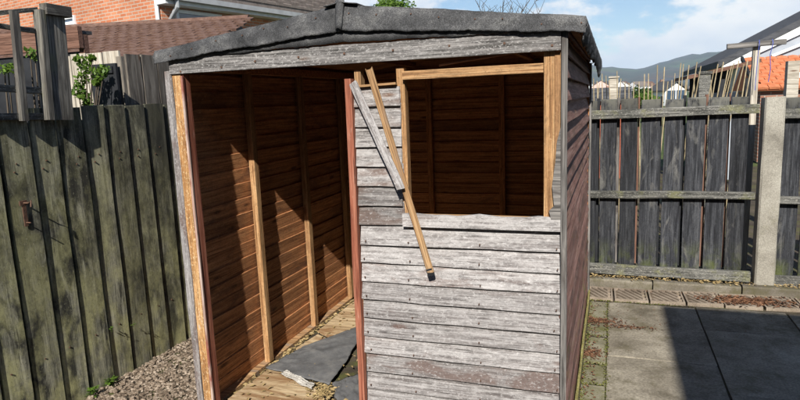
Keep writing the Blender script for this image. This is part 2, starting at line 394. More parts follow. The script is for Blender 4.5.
MT['tile_orange'] = simple('orange clay tile', [(.3, (.40, .12, .05)), (.6, (.58, .21, .10))], (6, 6, 6), rnd=False, nrough=.8)
MT['white'] = simple('white paint', [(.3, (.62, .63, .64)), (.7, (.78, .79, .8))], (5, 5, 5), bump=0, rough=.5)
MT['render'] = simple('pale wall render', [(.3, (.55, .53, .50)), (.7, (.68, .66, .62))], (2, 2, 2), bump=0)
MT['pinkish'] = simple('pinkish render', [(.3, (.52, .36, .32)), (.7, (.66, .5, .45))], (2, 2, 2), bump=0)
MT['grey_pl'] = simple('grey plastic gutter', [(.3, (.30, .31, .32)), (.7, (.40, .41, .42))], (5, 5, 5), bump=0, rough=.45)
MT['dark'] = simple('near black paint and shade', [(.3, (.012, .013, .016)), (.7, (.03, .032, .036))], (6, 6, 6), rough=.7)  # also stands in for shade on gap backings and store backs
MT['dark_roof'] = simple('dark slate roof', [(.3, (.04, .042, .048)), (.7, (.09, .092, .10))], (4, 4, 14), rnd=False)
MT['redpaint'] = simple('red painted timber', [(.3, (.26, .07, .04)), (.7, (.38, .13, .08))], (5, 5, 20), rnd=False)
MT['iron'] = simple('rusty iron', [(.3, (.06, .035, .025)), (.7, (.16, .09, .06))], (60, 60, 60), rough=.7)
MT['rope'] = simple('blue cord', [(.3, (.05, .08, .35)), (.7, (.10, .14, .5))], (60, 60, 60))
def glass():
    m, nt, b = newmat('window glass'); b.inputs['Base Color'].default_value = (.045, .075, .12, 1); b.inputs['Roughness'].default_value = .06
    b.inputs['Specular IOR Level'].default_value = .8; return m
MT['glass'] = glass()
MT['panel'] = simple('blue grey glazed panel', [(.3, (.30, .33, .37)), (.7, (.42, .45, .49))], (2, 2, 2), rough=.35, bump=0, spec=.5)
def hillmat():
    m, nt, b = newmat('hillside'); t = NT(nt)
    c = t.coord((1, 1, 1), rnd=False)
    a = t.noise(c, .006, 6, .65); f2 = t.n('ShaderNodeTexVoronoi'); t.l(c, f2.inputs['Vector']); f2.inputs['Scale'].default_value = .006
    col = t.mix(t.ramp(a, [(.42, 0.), (.55, 1.)]), t.mix(.5, (.05, .062, .04), f2.outputs['Color'], 'SOFT_LIGHT'), (.022, .03, .022))
    t.l(col, b.inputs['Base Color']); b.inputs['Roughness'].default_value = 1; return m
MT['hill'] = hillmat()
MT['grass'] = simple('grass ground', [(.35, (.035, .06, .015)), (.65, (.09, .11, .035))], (.8, .8, .8), rnd=False)

# ------------------------------------------------------------------ the setting: ground, hills, patio
mb = MB()
gs = [-6000, -600, -60, -12, -3, 0, 3, 12, 60, 600, 6000]
nv = len(gs)
gv = [(x, y, -0.03) for y in gs for x in gs]
gf = [(j*nv+i, j*nv+i+1, (j+1)*nv+i+1, (j+1)*nv+i) for j in range(nv-1) for i in range(nv-1)]
tag(mesh('ground', gv, gf, MT['grass']), kind='structure')
def ridge(px):
    pts = [(-400, 84), (0, 80), (300, 74), (520, 66), (592, 66), (617, 68), (640, 69), (660, 62.5), (681, 57), (710, 53), (731, 50.5), (770, 47), (820, 46), (900, 50), (1100, 60), (1500, 78)]
    return float(np.interp(px, [p[0] for p in pts], [p[1] for p in pts]))
hv, hf = [], []
cols = list(range(-300, 1301, 8)); rows = [1100, 1350, 1600, 1850, 2100, 2400, 2700, 3000, 3300, 3800, 4600]
rh = np.random.RandomState(5)
for r_ in rows:
    for cx in cols:
        d = ray(cx, ridge(cx)); h = math.hypot(d[0], d[1]); z = d[2]/h*3000
        s = min(1, max(0, (r_-1100)/1900)); s = s*s*(3-2*s)
        if r_ > 3000: s = max(0, 1-(r_-3000)/1500)
        hv.append((d[0]/h*r_, d[1]/h*r_, -1 + z*s + (rh.uniform(-4, 4) if 1200 < r_ < 2900 else rh.uniform(-.8, .8) if r_ == 3000 else 0)))
nc = len(cols)
hf = [(j*nc+i, j*nc+i+1, (j+1)*nc+i+1, (j+1)*nc+i) for j in range(len(rows)-1) for i in range(nc-1)]
tag(mesh('hills', hv, hf, MT['hill'], smooth=True), kind='structure')

tag(box('garden_bed', None, -3.2, 6, 5.92, 14, -.03, -.006, MT['soil']), kind='structure')
patio = tag(box('patio', None, -3.2, 3.4, -2.2, 5.9, -0.06, -0.007, MT['soil']), kind='structure')
rs = random.Random(4)
for ci, (x0, x1) in enumerate([(-.008, .602), (.61, 1.19), (1.198, 1.8), (1.808, 2.41), (2.42, 3.02)]):
    edges = {0: [4.745, 3.72, 2.95, 2.0, 1.05, .1, -.9], 1: [4.77, 4.30, 3.36, 2.42, 1.5, .55, -.4]}[ci % 2]
    for a, b in zip(edges[:-1], edges[1:]):
        g = .004
        tl = [rs.uniform(-.003, .003) for _ in range(3)]
        v, f = board_geo(x1-x0-g, a-b-g, .05, rs, 7, jit=.0022, cham=.005, rag=.004)
        M = frame(((x0+x1)/2, (a+b)/2, -.025+tl[0]), (1, 0, tl[1]), (0, 1, tl[2]))
        fixn(mesh('paving_slab', v, f, MT['slab'], patio, M))
yy = 4.74; i = 0
while yy > 1.5:
    ln = [.42, .30, .44, .28, .40][i % 5]; i += 1
    v, f = board_geo(.125, ln-.012, .05, rs, 1, jit=.002, cham=.008)
    fixn(mesh('edging_block', v, f, MT['strip'], patio, frame((-.078, yy-ln/2, -.026+rs.uniform(-.004, .004)), (1, 0, rs.uniform(-.02, .02)), (0, 1, rs.uniform(-.02, .02)))))
    yy -= ln
# grooved pavers along the fence foot
px0 = -.16
def paver_geo():
    q = MB(); w, d = .245, .29
    q.box(-w/2, w/2, -d/2, d/2, -.05, .004)
    for a in (-1, 1): q.box(*((-w/2+.0005, -w/2+.013) if a < 0 else (w/2-.013, w/2-.0005)), -d/2+.0005, d/2-.0005, .0045, .026)
    for b_ in (-1, 1): q.box(-w/2+.013, w/2-.013, *( (-d/2+.0005, -d/2+.018) if b_ < 0 else (d/2-.018, d/2-.0005)), .0045, .026)
    for k in range(-5, 6):                       # diagonal ribs clipped to the frame
        cx = k*.048; xm = w/2-.016; y0, y1 = -d/2+.020, d/2-.020; m_ = -.62
        ya, yb_ = y0, y1
        for lim in (-xm+.010, xm-.010):
            yy_ = (lim-cx)/m_
            if lim < 0: yb_ = min(yb_, yy_)
            else: ya = max(ya, yy_)
        if yb_-ya < .03: continue
        xa_, xb_ = cx+m_*ya, cx+m_*yb_
        q.prism([(xa_-.011, ya, .0045), (xa_+.011, ya, .0045), (xb_+.011, yb_, .0045), (xb_-.011, yb_, .0045)], (0, 0, .021))
    return q
pg = paver_geo(); pme = None
for k in range(12):
    x = -.10 + k*.258; y = 4.915 + .055*(x)*.6
    M = frame((x, y + rs.uniform(-.006, .006), -.008 + rs.uniform(-.004, .004)), (1, .05 + rs.uniform(-.03, .03), rs.uniform(-.02, .02)), (-.05, 1, 0))
    if pme is None:
        o = pg.build('grooved_paver', MT['paver'], patio, M); pme = o.data
    else:
        o = put(bpy.data.objects.new('grooved_paver', pme), M, patio)
for k in range(6):
    x0 = -.3 + k*.64
    v, f = board_geo(.63, .085, .11, rs, 3, jit=.004, cham=.012)
    fixn(mesh('kerb_block', v, f, MT['kerb'], patio, frame((x0+.31, 5.13, .02+rs.uniform(-.006, .006)), (1, rs.uniform(-.01, .01), 0), (0, 1, 0))))

# ------------------------------------------------------------------ the shed
Y0 = 2.42; XL = -2.03; XR = -0.165; YB = 4.85; PIT = .0865
shed = empty('garden_shed', (-1.1, 3.6, 0), 'weathered grey wooden garden shed with open doorway, empty window and felt roof', 'shed')
def siding(parent, O, L, Nout, l, z0, z1, mat, tilt=.011, n=2, jit=.0012, **k):
    L = V(L); Nout = V(Nout); th = math.atan2(tilt, PIT); U = V((0, 0, math.cos(th))) - Nout*math.sin(th)
    w = PIT + .017; z = z0; i = 0
    while z < z1 - .02:
        ww = min(w, (z1 - z)/math.cos(th))
        dl = RND.uniform(-.004, .004)
        C = V(O) + L*(l/2 + dl) + V((0, 0, z)) + U*(ww/2) + Nout*(.005 + RND.uniform(-.0015, .0015))
        tw = V((0, 0, RND.uniform(-.003, .003)/max(l, .3)*2))
        o = board('siding_board', parent, C, L + tw, U, l + RND.uniform(-.006, .006), ww, .010, mat, n=n, jit=jit, cham=.0015, rag=.003)
        z += PIT; i += 1
# left wall
lw = MB().box(-2.018, -1.965, Y0+.005, YB-.02, .0, .052).build('side_wall', MT['pine_worn'], shed)
box('top_plate', lw, -2.0, -1.96, Y0+.05, YB-.05, 1.79, 1.835, MT['inside'])
siding(lw, (-2.016, Y0+.012, 0), (0, 1, 0), (-1, 0, 0), YB-Y0-.03, .03, 1.86, MT['inside'], tilt=.006, n=3)
for y in (3.02, 3.635, 4.26):
    board('stud', lw, (-1.979, y, .92), (0, 0, 1), (0, 1, 0), 1.736, .046, .036, MT['pine'], n=2, jit=.002, cham=.002)
# right wall
rw = MB().box(-.226, -.186, Y0+.06, YB-.06, .0, .05).build('side_wall', MT['pine_worn'], shed)
box('top_plate', rw, -.226, -.186, Y0+.05, YB-.05, 1.79, 1.835, MT['inside'])
siding(rw, (-.174, Y0+.012, 0), (0, 1, 0), (1, 0, 0), YB-Y0-.01, .02, 1.86, MT['side'], tilt=.025, n=3, jit=.003)
for y in (3.02, 3.635, 4.26):
    board('stud', rw, (-.206, y, .92), (0, 0, 1), (0, 1, 0), 1.736, .045, .036, MT['pine'])
beam('skirting', rw, (-.150, Y0+.02, .035), (-.150, YB-.01, .035), .05, .014, MT['mossy'], n=5, jit=.003)
# back wall
bw = MB().box(-1.96, -.23, YB-.062, YB-.022, .0, .05).build('back_wall', MT['pine_worn'], shed)
box('top_plate', bw, -1.955, -.235, YB-.062, YB-.022, 1.79, 1.835, MT['inside'])
siding(bw, (-2.01, YB-.012, 0), (1, 0, 0), (0, 1, 0), 1.84, .03, 1.86, MT['inside'], n=3)
for x in (-1.43, -.83):
    board('stud', bw, (x, YB-.043, .92), (0, 0, 1), (1, 0, 0), 1.736, .046, .036, MT['inside'])
gab = MB().prism([(-2.0, YB-.034, 1.84), (-.19, YB-.034, 1.84), (-.19, YB-.034, 1.868), (-1.08, YB-.034, 1.983), (-2.0, YB-.034, 1.862)], (0, .010, 0)).build('gable_board', MT['inside'], bw)
# front wall
fw = MB().box(-1.06, -.19, Y0+.03, Y0+.07, .0, .05).build('front_wall', MT['pine_worn'], shed)
box('middle_rail', fw, -1.03, -.26, Y0+.025, Y0+.065, 1.04, 1.085, MT['pine_worn'])
siding(fw, (-1.066, Y0+.008, 0), (1, 0, 0), (0, -1, 0), .883, .022, 1.062, MT['grey'], tilt=.014, n=6, jit=.0022)
siding(fw, (-1.064, Y0+.008, 0), (1, 0, 0), (0, -1, 0), .212, 1.063, 1.665, MT['grey_mid'], tilt=.014, n=2, jit=.002)
# broken window ledge strip: the torn upper edge of the top board
led = MB(); lp = []
xs = np.linspace(-.852, -.182, 15)
top = [1.119 + .003*math.sin(i*1.1) + RND.uniform(-.004, .003) for i in range(15)]
poly = [(x, Y0-.014, t_) for x, t_ in zip(xs, top)] + [(-.182, Y0-.014, 1.064), (-.852, Y0-.014, 1.064)]
led.prism(poly, (0, .022, 0)).build('sill_board', MT['grey'], fw, fix=True)
board('sill', fw, (-.55, Y0+.035, 1.10), (1, 0, 0), (0, 1, 0), .60, .05, .02, MT['pine_worn'], jit=.003)
board('door_batten', fw, (-1.081, Y0-.004, .855), (.008, 0, 1), (1, 0, 0), 1.70, .030, .034, MT['red'], n=4, jit=.0025)
board('stud', fw, (-1.046, Y0+.045, .89), (0, 0, 1), (1, 0, 0), 1.70, .030, .045, MT['pine_worn'])
board('stud', fw, (-.848, Y0+.04, 1.40), (0, 0, 1), (1, 0, 0), .68, .034, .045, MT['pine'])
board('stud', fw, (-.2335, Y0+.025, 1.43), (.004, 0, 1), (1, 0, 0), .68, .040, .045, MT['pine'], n=3)
board('stud', fw, (-.1955, Y0+.02, 1.42), (0, 0, 1), (1, 0, 0), .68, .034, .045, MT['pine'], n=3)
beam('lintel', fw, (-.832, Y0+.015, 1.706), (-.255, Y0+.015, 1.706), .036, .04, MT['pine'], n=3)
beam('splinter_strip', fw, (-.68, Y0+.03, 1.742), (-.36, Y0+.02, 1.775), .010, .006, MT['brown_beam'], n=3)
beam('lintel_trim', fw, (-1.05, Y0+.0, 1.672), (-.86, Y0+.0, 1.676), .010, .02, MT['pine_worn'])
pl = [(563.5, 117), (563, 219.5), (551, 219.5), (549, 211), (554, 206), (552, 186), (555.5, 160), (557, 141), (560.5, 128)]
MB().prism([ony(x, y, Y0-.016) for x, y in pl], (0, .012, 0)).build('broken_board', MT['grey_dull'], fw)
nails = MB()
for k in range(12):
    for x in (-1.04, -.83, -.52, -.205):
        z = .022 + k*PIT + .02 + RND.uniform(-.004, .004); xx = x + RND.uniform(-.008, .008)
        nails.box(xx-.0022, xx+.0022, Y0-.0115, Y0-.002, z-.0022, z+.0022)
tag(nails.build('nail_heads', MT['iron'], fw), kind='stuff')
# corner posts
fp = MB().box(-2.012, -1.962, Y0+.002, Y0+.05, 0, 1.80).build('corner_post', MT['pine_worn'], shed)
board('post_cladding', fp, (-2.012, Y0-.008, .89), (0, 0, 1), (1, 0, 0), 1.78, .040, .016, MT['grey'], n=9, jit=.004, rag=.01)
board('door_post', fp, (-1.966, Y0-.004, .885), (0, 0, 1), (1, 0, 0), 1.77, .050, .02, MT['pine_chip'], n=12, jit=.003)
board('door_batten', fp, (-1.933, Y0+.012, .885), (0, 0, 1), (0, 1, 0), 1.77, .046, .014, MT['red'], n=5, jit=.002)
board('door_stop', fp, (-1.930, Y0-.022, .885), (0, 0, 1), (0, 1, 0), 1.75, .012, .012, MT['flaked'], n=6, jit=.0018)
board('corner_trim', shed, (-.1755, Y0-.012, .93), (0, 0, 1), (1, 0, 0), 1.86, .024, .018, MT['grey_dull'], n=5, jit=.0015)
board('corner_trim', shed, (-.160, YB-.004, .92), (0, 0, 1), (0, 1, 0), 1.82, .045, .016, MT['grey_dull'], n=4, jit=.0015)
# header
hd = board('header_board', shed, (-1.092, Y0-.013, 1.8085), (1, 0, -.002), (0, 0, 1), 1.806, .079, .022, MT['header'], n=8, jit=.0015, rag=.002)
hn = MB()
for x in (-1.93, -1.70, -1.52, -1.30, -1.08, -.86, -.62, -.40, -.22):
    z = 1.80 + RND.uniform(-.02, .025); hn.box(x-.004, x+.004, Y0-.0275, Y0-.018, z-.004, z+.004)
tag(hn.build('nail_heads', MT['iron'], hd), kind='stuff')
# roof: boarded deck, purlins, felt
APX, APZ, EZ = -1.075, 1.985, 1.862
def roofz(x): return APZ - abs(x-APX)/(.95)*(APZ-EZ)
dk = MB()
yf, yb = Y0-.026, YB+.06
for xa, xb in ((-2.05, APX), (APX, -.115)):
    dk.prism([(xa, yf, roofz(xa)), (xb, yf, roofz(xb)), (xb, yf, roofz(xb)+.014), (xa, yf, roofz(xa)+.014)], (0, yb-yf, 0))
roof = dk.build('roof', MT['inside'], shed)
for x in (-1.075, -1.55, -.6):
    beam('purlin', roof, (x, Y0+.03, roofz(x)-.028), (x, YB-.03, roofz(x)-.028), .045, .04, MT['inside'])
for k in range(16):
    y0 = yf + .02 + k*.157
    for xa, xb in ((-2.05, APX-.02), (APX+.02, -.135)):
        beam('roof_board', roof, (xa, y0+.075, roofz(xa)-.0065), (xb, y0+.075, roofz(xb)-.0065), .150, .010, MT['inside'], U=(0, 1, 0), n=1)
# felt over the roof, front flap, side drapes
rf = random.Random(8)
def noise1(s, t, seed=0):
    r = 0
    for k, (a, fr) in enumerate(((1, 1.0), (.6, 2.3), (.4, 5.1), (.25, 11.3))):
        r += a*math.sin(s*fr*6.1 + seed*1.7 + k*2.3 + 1.3*math.sin(t*fr*3.1 + seed + k))
    return r/2.25
def sheet(name, fn, nu, nv_, mat, parent, thick=.004, smooth=True):
    v = [fn(i/nu, j/nv_) for j in range(nv_+1) for i in range(nu+1)]
    f = [(j*(nu+1)+i, j*(nu+1)+i+1, (j+1)*(nu+1)+i+1, (j+1)*(nu+1)+i) for j in range(nv_) for i in range(nu)]
    o = mesh(name, v, f, mat, parent, None, smooth)
    md = o.modifiers.new('thickness', 'SOLIDIFY'); md.thickness = thick; md.offset = 0
    return o
xa, xb = -2.06, -.098
def f_top(u, v):
    x = xa + (xb-xa)*u; y = yf - .012 + (yb-yf+.02)*v
    return (x, y, roofz(x) + .021 + .004*noise1(u*3, v*4, 1))
sheet('roof_felt', f_top, 48, 30, MT['felt'], roof)
def f_flap(u, v):                                # front apron that hangs over the gable edge
    x = xa + (xb-xa)*u
    zt = roofz(x) + .024 + .003*noise1(u*4, 0, 1)
    hgt = .058 + .046*max(0, 1-abs(x-APX)/.85) + .004*noise1(u*5, 2, 3) + .0014*noise1(u*31, 2, 6) + .0008*noise1(u*83, 1, 2)
    wr = .0030*noise1(u*9, v*1.3, 2)*v + .0009*noise1(u*34, v*2, 5)*v + .0004*noise1(u*90, v*3, 8)
    crease = .008*math.exp(-((x-APX+.03)/.015)**2)*v
    lip = .010*max(0, v-.75)*4*(.5+.5*noise1(u*4, 1, 12))
    return (x, yf - .010 - .008*math.sin(min(1, v*2.2)*1.57) - wr - lip*.4 + crease, zt - hgt*v - (.003 if v > .01 else 0))
sheet('front_felt_flap', f_flap, 260, 10, MT['felt'], roof, .003)
def f_under(u, v):                               # lower, older felt layer tucked behind the apron, down to the header
    x = xa + .02 + (xb-xa-.05)*u
    zt = roofz(x) + .004
    zb = 1.842 + .014*max(0, 1-abs(x-APX)/.75) + .003*noise1(u*6, 1, 9) + .0015*noise1(u*40, 1, 3)
    return (x, Y0 - .0275 - .003*v - .0012*noise1(u*30, v, 4), zt + (zb-zt)*v)
sheet('under_felt', f_under, 160, 4, MT['felt'], roof, .003)
clouts = MB()
for k in range(15):
    x = xa + .08 + k*.133 + RND.uniform(-.02, .02); z = roofz(x) + .004 - RND.uniform(.0, .02)
    clouts.box(x-.0025, x+.0025, yf-.0235, yf-.012, z-.0025, z+.0025)
tag(clouts.build('clout_nails', MT['iron'], roof), kind='stuff')
def f_side(u, v):
    y = yf - .01 + (yb-yf+.03)*u
    hgt = .075 + .035*u + .020*abs(noise1(u*6, 3, 7)) + .008*noise1(u*27, 3, 2) + .05*math.exp(-((u-.90)/.05)**2)
    return (xb - .002 + .010*math.sin(v*3.0) - .022*v + (.014*u + .020*abs(noise1(u*7, v*2, 2)))*v**.6, y, roofz(xb) + .021 - hgt*v + .004*noise1(u*4, 0, 1)*(1-v))
sheet('side_felt_drape', f_side, 130, 8, MT['felt'], roof)
def f_side2(u, v):
    y = yf - .01 + (yb-yf+.03)*u
    return (xa + .002 - .014*math.sin(v*3.0) - .006*noise1(u*8, v, 2)*v, y, roofz(xa) + .021 - (.045+.008*noise1(u*6, 1, 7))*v)
sheet('side_felt_drape', f_side2, 50, 4, MT['felt'], roof)
def f_ridge(u, v):
    s = (v-.5)*2; y = yf - .03 + (yb-yf+.05)*u
    x = APX + s*.075
    return (x, y, roofz(x) + .030 + .012*math.exp(-(s/.25)**2)*(.6+.4*noise1(u*3, v, 6)))
sheet('ridge_felt', f_ridge, 30, 8, MT['felt'], roof)
def f_fold(u, v):
    s = (u-.5)*2
    x = APX - .002 + s*.020*(1-.35*v) - .012*v
    return (x, yf - .020 - .010*math.cos(s*1.5) - .003*v, roofz(APX) + .048 - .118*v - .010*abs(s))
sheet('ridge_felt_fold', f_fold, 8, 8, MT['felt'], roof)
# floor
fl = box('floor', shed, -2.0, -.2, Y0+.07, YB-.07, -.005, .03, MT['soil'])
def poly_sheet(name, pts, z, t, mat, parent, lift=None):
    q = [onz(x, y, z) for x, y in pts]
    if lift: q = [p + V((0, 0, l)) for p, l in zip(q, lift)]
    return MB().prism(q, (0, 0, t)).build(name, mat, parent)
poly_sheet('plywood_sheet', [(228, 402), (270, 371), (285, 375), (312, 388), (325, 402), (320, 425), (228, 425)], .035, .018, MT['ply'], fl)
poly_sheet('plywood_sheet', [(318, 333), (350, 306), (372, 292), (400, 300), (400, 340), (345, 336), (336, 341)], .04, .016, MT['ply'], fl)
poly_sheet('plywood_sheet', [(296, 350), (318, 336), (332, 343), (312, 352)], .034, .014, MT['ply'], fl)

# ------------------------------------------------------------------ things on and around the shed
def loose(name, label, px, Yc, t, mat, cat='plank', dYtop=0):
    q = [ony(x, y, Yc + (dYtop if y < 150 else 0)) for x, y in px]
    return tag(MB().prism(q, (0, t, 0)).build(name, mat), label, cat)
def loose_board(name, label, a, b, w, Ya, Yb, t, mat):
    p0 = ony(*a, Ya); p1 = ony(*b, Yb)
    o = beam(name, None, p0, p1, w, t, mat, U=(1, 0, .3), n=5, jit=.0015, rag=.008, cham=.0015)
    return tag(o, label, 'plank')
lath = loose_board('broken_lath', 'thin orange pine lath hanging diagonally from the shed front down to a dark tip', (369, 69), (430.5, 272), .029, Y0-.022, Y0-.040, .012, MT['pine_worn'])
tp0 = ony(429.2, 268.5, Y0-.0398); tp1 = ony(431.6, 275.5, Y0-.0402)
beam('dark_tip', lath, tp0, tp1, .0292, .0124, MT['dark'], U=(1, 0, .3), n=1)
loose_board('broken_board', 'short grey weathered board hanging diagonally across the orange lath', (353, 83.5), (401, 189), .036, Y0-.038, Y0-.060, .010, MT['grey'])

def felt_piece(name, label, pts, z, mat, amp=.012, seed=1, curl=0):
    q = [onz(x, y, z) for x, y in pts]           # four corners a b c d
    a, b, c, d = q
    def fn(u, v):
        p = a.lerp(b, u).lerp(d.lerp(c, u), v)
        e = (.5-abs(u-.5))*(.5-abs(v-.5))*4
        ed = .008*noise1(u*2+v*2, 1, seed+4)
        return (p.x + ed, p.y + ed*.6, p.z + .006 + amp*(.6+.6*noise1(u*1.2, v*1.2, seed)) * (.4+e) + .004*noise1(u*3.1+v, v*2.7, seed+2) + .0015*noise1(u*9, v*8+u*3, seed+7) + curl*max(0, .25-u)**2*8)
    o = sheet(name, fn, 40, 28, mat, None, .005)
    return tag(o, label, 'felt')
felt_piece('felt_sheet', 'large torn grey roofing felt sheet lying on the shed floor', [(266, 369), (303, 348), (372, 322), (330, 386)], .055, MT['felt_dusty'], .012, 2)
felt_piece('felt_sheet', 'smaller dark felt piece on the floor beside the front panel', [(333, 384), (368, 372), (380, 410), (338, 410)], .05, MT['felt_dusty'], .008, 3)
felt_piece('felt_strip', 'pale curled strip of felt edge lying on plywood in the doorway', [(281, 375), (286, 371.5), (314, 385), (311, 390)], .064, MT['felt_white'], .006, 5)

def pebbles(n, region, size, seed, mat, name, kind='stuff', flat=.6, parent=None, z=0.0, mask=None):
    r = np.random.RandomState(seed)
    t = (1+5**.5)/2
    iv = np.array([(-1, t, 0), (1, t, 0), (-1, -t, 0), (1, -t, 0), (0, -1, t), (0, 1, t), (0, -1, -t), (0, 1, -t), (t, 0, -1), (t, 0, 1), (-t, 0, -1), (-t, 0, 1)])/1.9
    ifc = np.array([(0,11,5),(0,5,1),(0,1,7),(0,7,10),(0,10,11),(1,5,9),(5,11,4),(11,10,2),(10,7,6),(7,1,8),(3,9,4),(3,4,2),(3,2,6),(3,6,8),(3,8,9),(4,9,5),(2,4,11),(6,2,10),(8,6,7),(9,8,1)])
    vs_, fs = [], []
    for i in range(n):
        x = r.uniform(region[0], region[1]); y = r.uniform(region[2], region[3])
        if mask and not mask(x, y, r): continue
        s = r.uniform(*size); sc = np.array([s*r.uniform(.7, 1.3), s*r.uniform(.7, 1.3), s*flat*r.uniform(.6, 1.2)])
        a = r.uniform(0, 6.3); ca, sa = math.cos(a), math.sin(a)
        v = iv*(1+r.uniform(-.18, .18, (12, 1)))*sc
        v = np.column_stack((v[:, 0]*ca-v[:, 1]*sa+x, v[:, 0]*sa+v[:, 1]*ca+y, v[:, 2]+z+r.uniform(-.3, .5)*s))
        fs.append(ifc+12*len(vs_)); vs_.append(v)
    o = mesh(name, np.concatenate(vs_), np.concatenate(fs), mat, parent)
    return o
g2 = pebbles(420, (-2.80, -2.05, 2.0, 3.8), (.011, .021), 8, MT['gravel'], 'large_gravel', z=.012)
tag(g2, 'larger loose stones among the tan gravel', 'stones', kind='stuff')
bed = tag(box('gravel_bed', None, -2.9, -2.025, -.5, 4.9, -.011, .004, MT['soil']), kind='structure')
g = pebbles(9000, (-2.82, -2.04, 1.9, 3.9), (.005, .0125), 3, MT['gravel'], 'gravel', z=.008)
tag(g, 'loose tan gravel between the green fence and the shed', 'gravel', kind='stuff')
def litter(n, fn, seed, mat, size=(.012, .03), z=.004):
    r = random.Random(seed); m_ = MB()
    for i in range(n):
        p = fn(r)
        s = r.uniform(*size); a = r.uniform(0, 6.3); c_, s_ = math.cos(a), math.sin(a); up = r.uniform(.1, .5)*s
        L_ = V((c_, s_, r.uniform(-.3, .3)))*s; B_ = V((-s_, c_, r.uniform(-.3, .3)))*s*.5
        p = V((p[0], p[1], (p[2] if len(p) > 2 else z) + .2*s))
        m_.add([p-L_, p-B_*.9+V((0, 0, up*.4)), p+L_, p+B_+V((0, 0, up))], [(0, 1, 2), (0, 2, 3)])
    return m_
rl = random.Random(77)
m1 = litter(700, lambda r: (r.gauss(.98, .14), 4.90 + r.gauss(.02, .05)), 5, MT['leaf_dead'], (.008, .02), .02)
m1.build('leaf_litter', MT['leaf_dead'], fix=False)
tag(bpy.context.scene.objects['leaf_litter'], 'red brown dead leaves heaped on the grooved pavers near the concrete post', 'leaves', kind='stuff')
def strip_pts(r):
    k = r.random()
    if k < .35: return (r.uniform(-.16, 1.9), r.gauss(5.06, .015))
    if k < .6: return (-.14 + abs(r.gauss(0, .10)), r.gauss(4.30, .03) - 0)
    if k < .75: return (-.1 + r.gauss(0, .04), r.gauss(3.72, .04))
    if k < .85: return (r.gauss(.12, .09), r.gauss(4.22, .02))
    return (r.uniform(-.16, -.06), r.uniform(2.6, 4.8))
o = litter(1500, strip_pts, 6, MT['leaf_dead'], (.005, .013), .004).build('debris_litter', MT['leaf_dead'], fix=False)
tag(o, 'dark brown leaf debris scattered along the mossy paving edge', 'debris', kind='stuff')
o = litter(700, lambda r: (r.uniform(-.16, 2.2), r.gauss(5.17, .03), .078), 9, MT['leaf_strip'], (.006, .018)).build('straw_litter', MT['leaf_strip'], fix=False)
tag(o, 'dry straw coloured litter lying along the kerb under the fence', 'litter', kind='stuff')
def moss_pts(r):
    k = r.random()
    if k < .35: return (-.14 + abs(r.gauss(0, .015)), r.uniform(2.4, 4.8))
    if k < .7: return (-.012 + r.gauss(0, .008), r.uniform(2.2, 4.75))
    if k < .85: return (r.uniform(-.16, .6), 4.752 + r.gauss(0, .008))
    return (r.uniform(-.15, -.02), r.choice([4.32, 4.02, 3.58, 3.30, 2.9]) + r.gauss(0, .01))
o = litter(1500, moss_pts, 16, MT['mossy_bits'], (.004, .010), .001).build('moss', MT['mossy_bits'], fix=False)
tag(o, 'yellow green moss growing along the paving joints beside the shed', 'moss', kind='stuff')
def grit_pts(r): return (r.uniform(-.15, 2.2), 4.78 - abs(r.gauss(0, .5)))
o = litter(500, grit_pts, 17, MT['leaf_strip'], (.003, .007), .001).build('paving_grit', MT['leaf_dead'], fix=False)
tag(o, 'fine brown grit and crumbs scattered over the paving slabs', 'grit', kind='stuff')
def inside_pts(r):
    k = r.random()
    if k < .4: y = r.uniform(2.55, 4.6); return (-1.955 + abs(r.gauss(0, .018)), y, .036)
    if k < .75: return (r.uniform(-1.95, -1.15), r.uniform(2.5, 4.2), .058)
    p = onz(r.gauss(322, 7), r.gauss(392, 6), .055); return (p.x, p.y, .055)
o = litter(800, inside_pts, 12, MT['leaf_strip'], (.006, .02)).build('floor_rubble', MT['leaf_strip'], fix=False)
tag(o, 'brown splinters and crumbs strewn along the shed floor', 'rubble', kind='stuff')

# ------------------------------------------------------------------ left fence
FX = -2.80
fence = empty('board_fence', (FX, 3.0, 0), 'green algae covered fence of wide upright boards left of the shed', 'fence')
beam('rail', fence, (FX-.034, .6, 1.35), (FX-.034, 6.2, 1.35), .08, .02, MT['dark'])
beam('rail', fence, (FX-.034, .6, .35), (FX-.034, 6.2, .35), .08, .02, MT['dark'])
lines = [1.60, 1.765, 1.93, 2.093, 2.27, 2.43, 2.605, 2.765, 2.928, 3.09, 3.262, 3.42, 3.585, 3.75, 3.91, 4.08, 4.24, 4.4, 4.56, 4.72, 4.9]
for i, (a, b) in enumerate(zip(lines[:-1], lines[1:])):
    w = b-a-.019; top = 1.643 + RND.uniform(-.008, .008) if b > 2.4 else 1.60
    wd = -.010
    C = V((FX - .004, (a+b)/2+.004, top/2))
    board('fence_board', fence, C, (RND.uniform(-.001, .001), RND.uniform(-.002, .002), 1), (-wd, w, 0), top, w, .016, MT['fence_l'], n=3, jit=.0025, cham=.002, rag=.004)
for i in range(1, len(lines)-1):
    board('gap_shade_board', fence, (FX-.055, lines[i], .79), (0, 0, 1), (0, 1, 0), 1.56, .10, .014, MT['dark'], n=1)  # near-black backing added so the gaps look shaded
fnl = MB()
for a, b in zip(lines[:-1], lines[1:]):
    for z in (1.33, 1.37, .34):
        y = a + (b-a)*RND.uniform(.3, .7); fnl.box(FX-.01, FX+.009, y-.003, y+.003, z-.003, z+.003)
tag(fnl.build('nail_heads', MT['iron'], fence), kind='stuff')
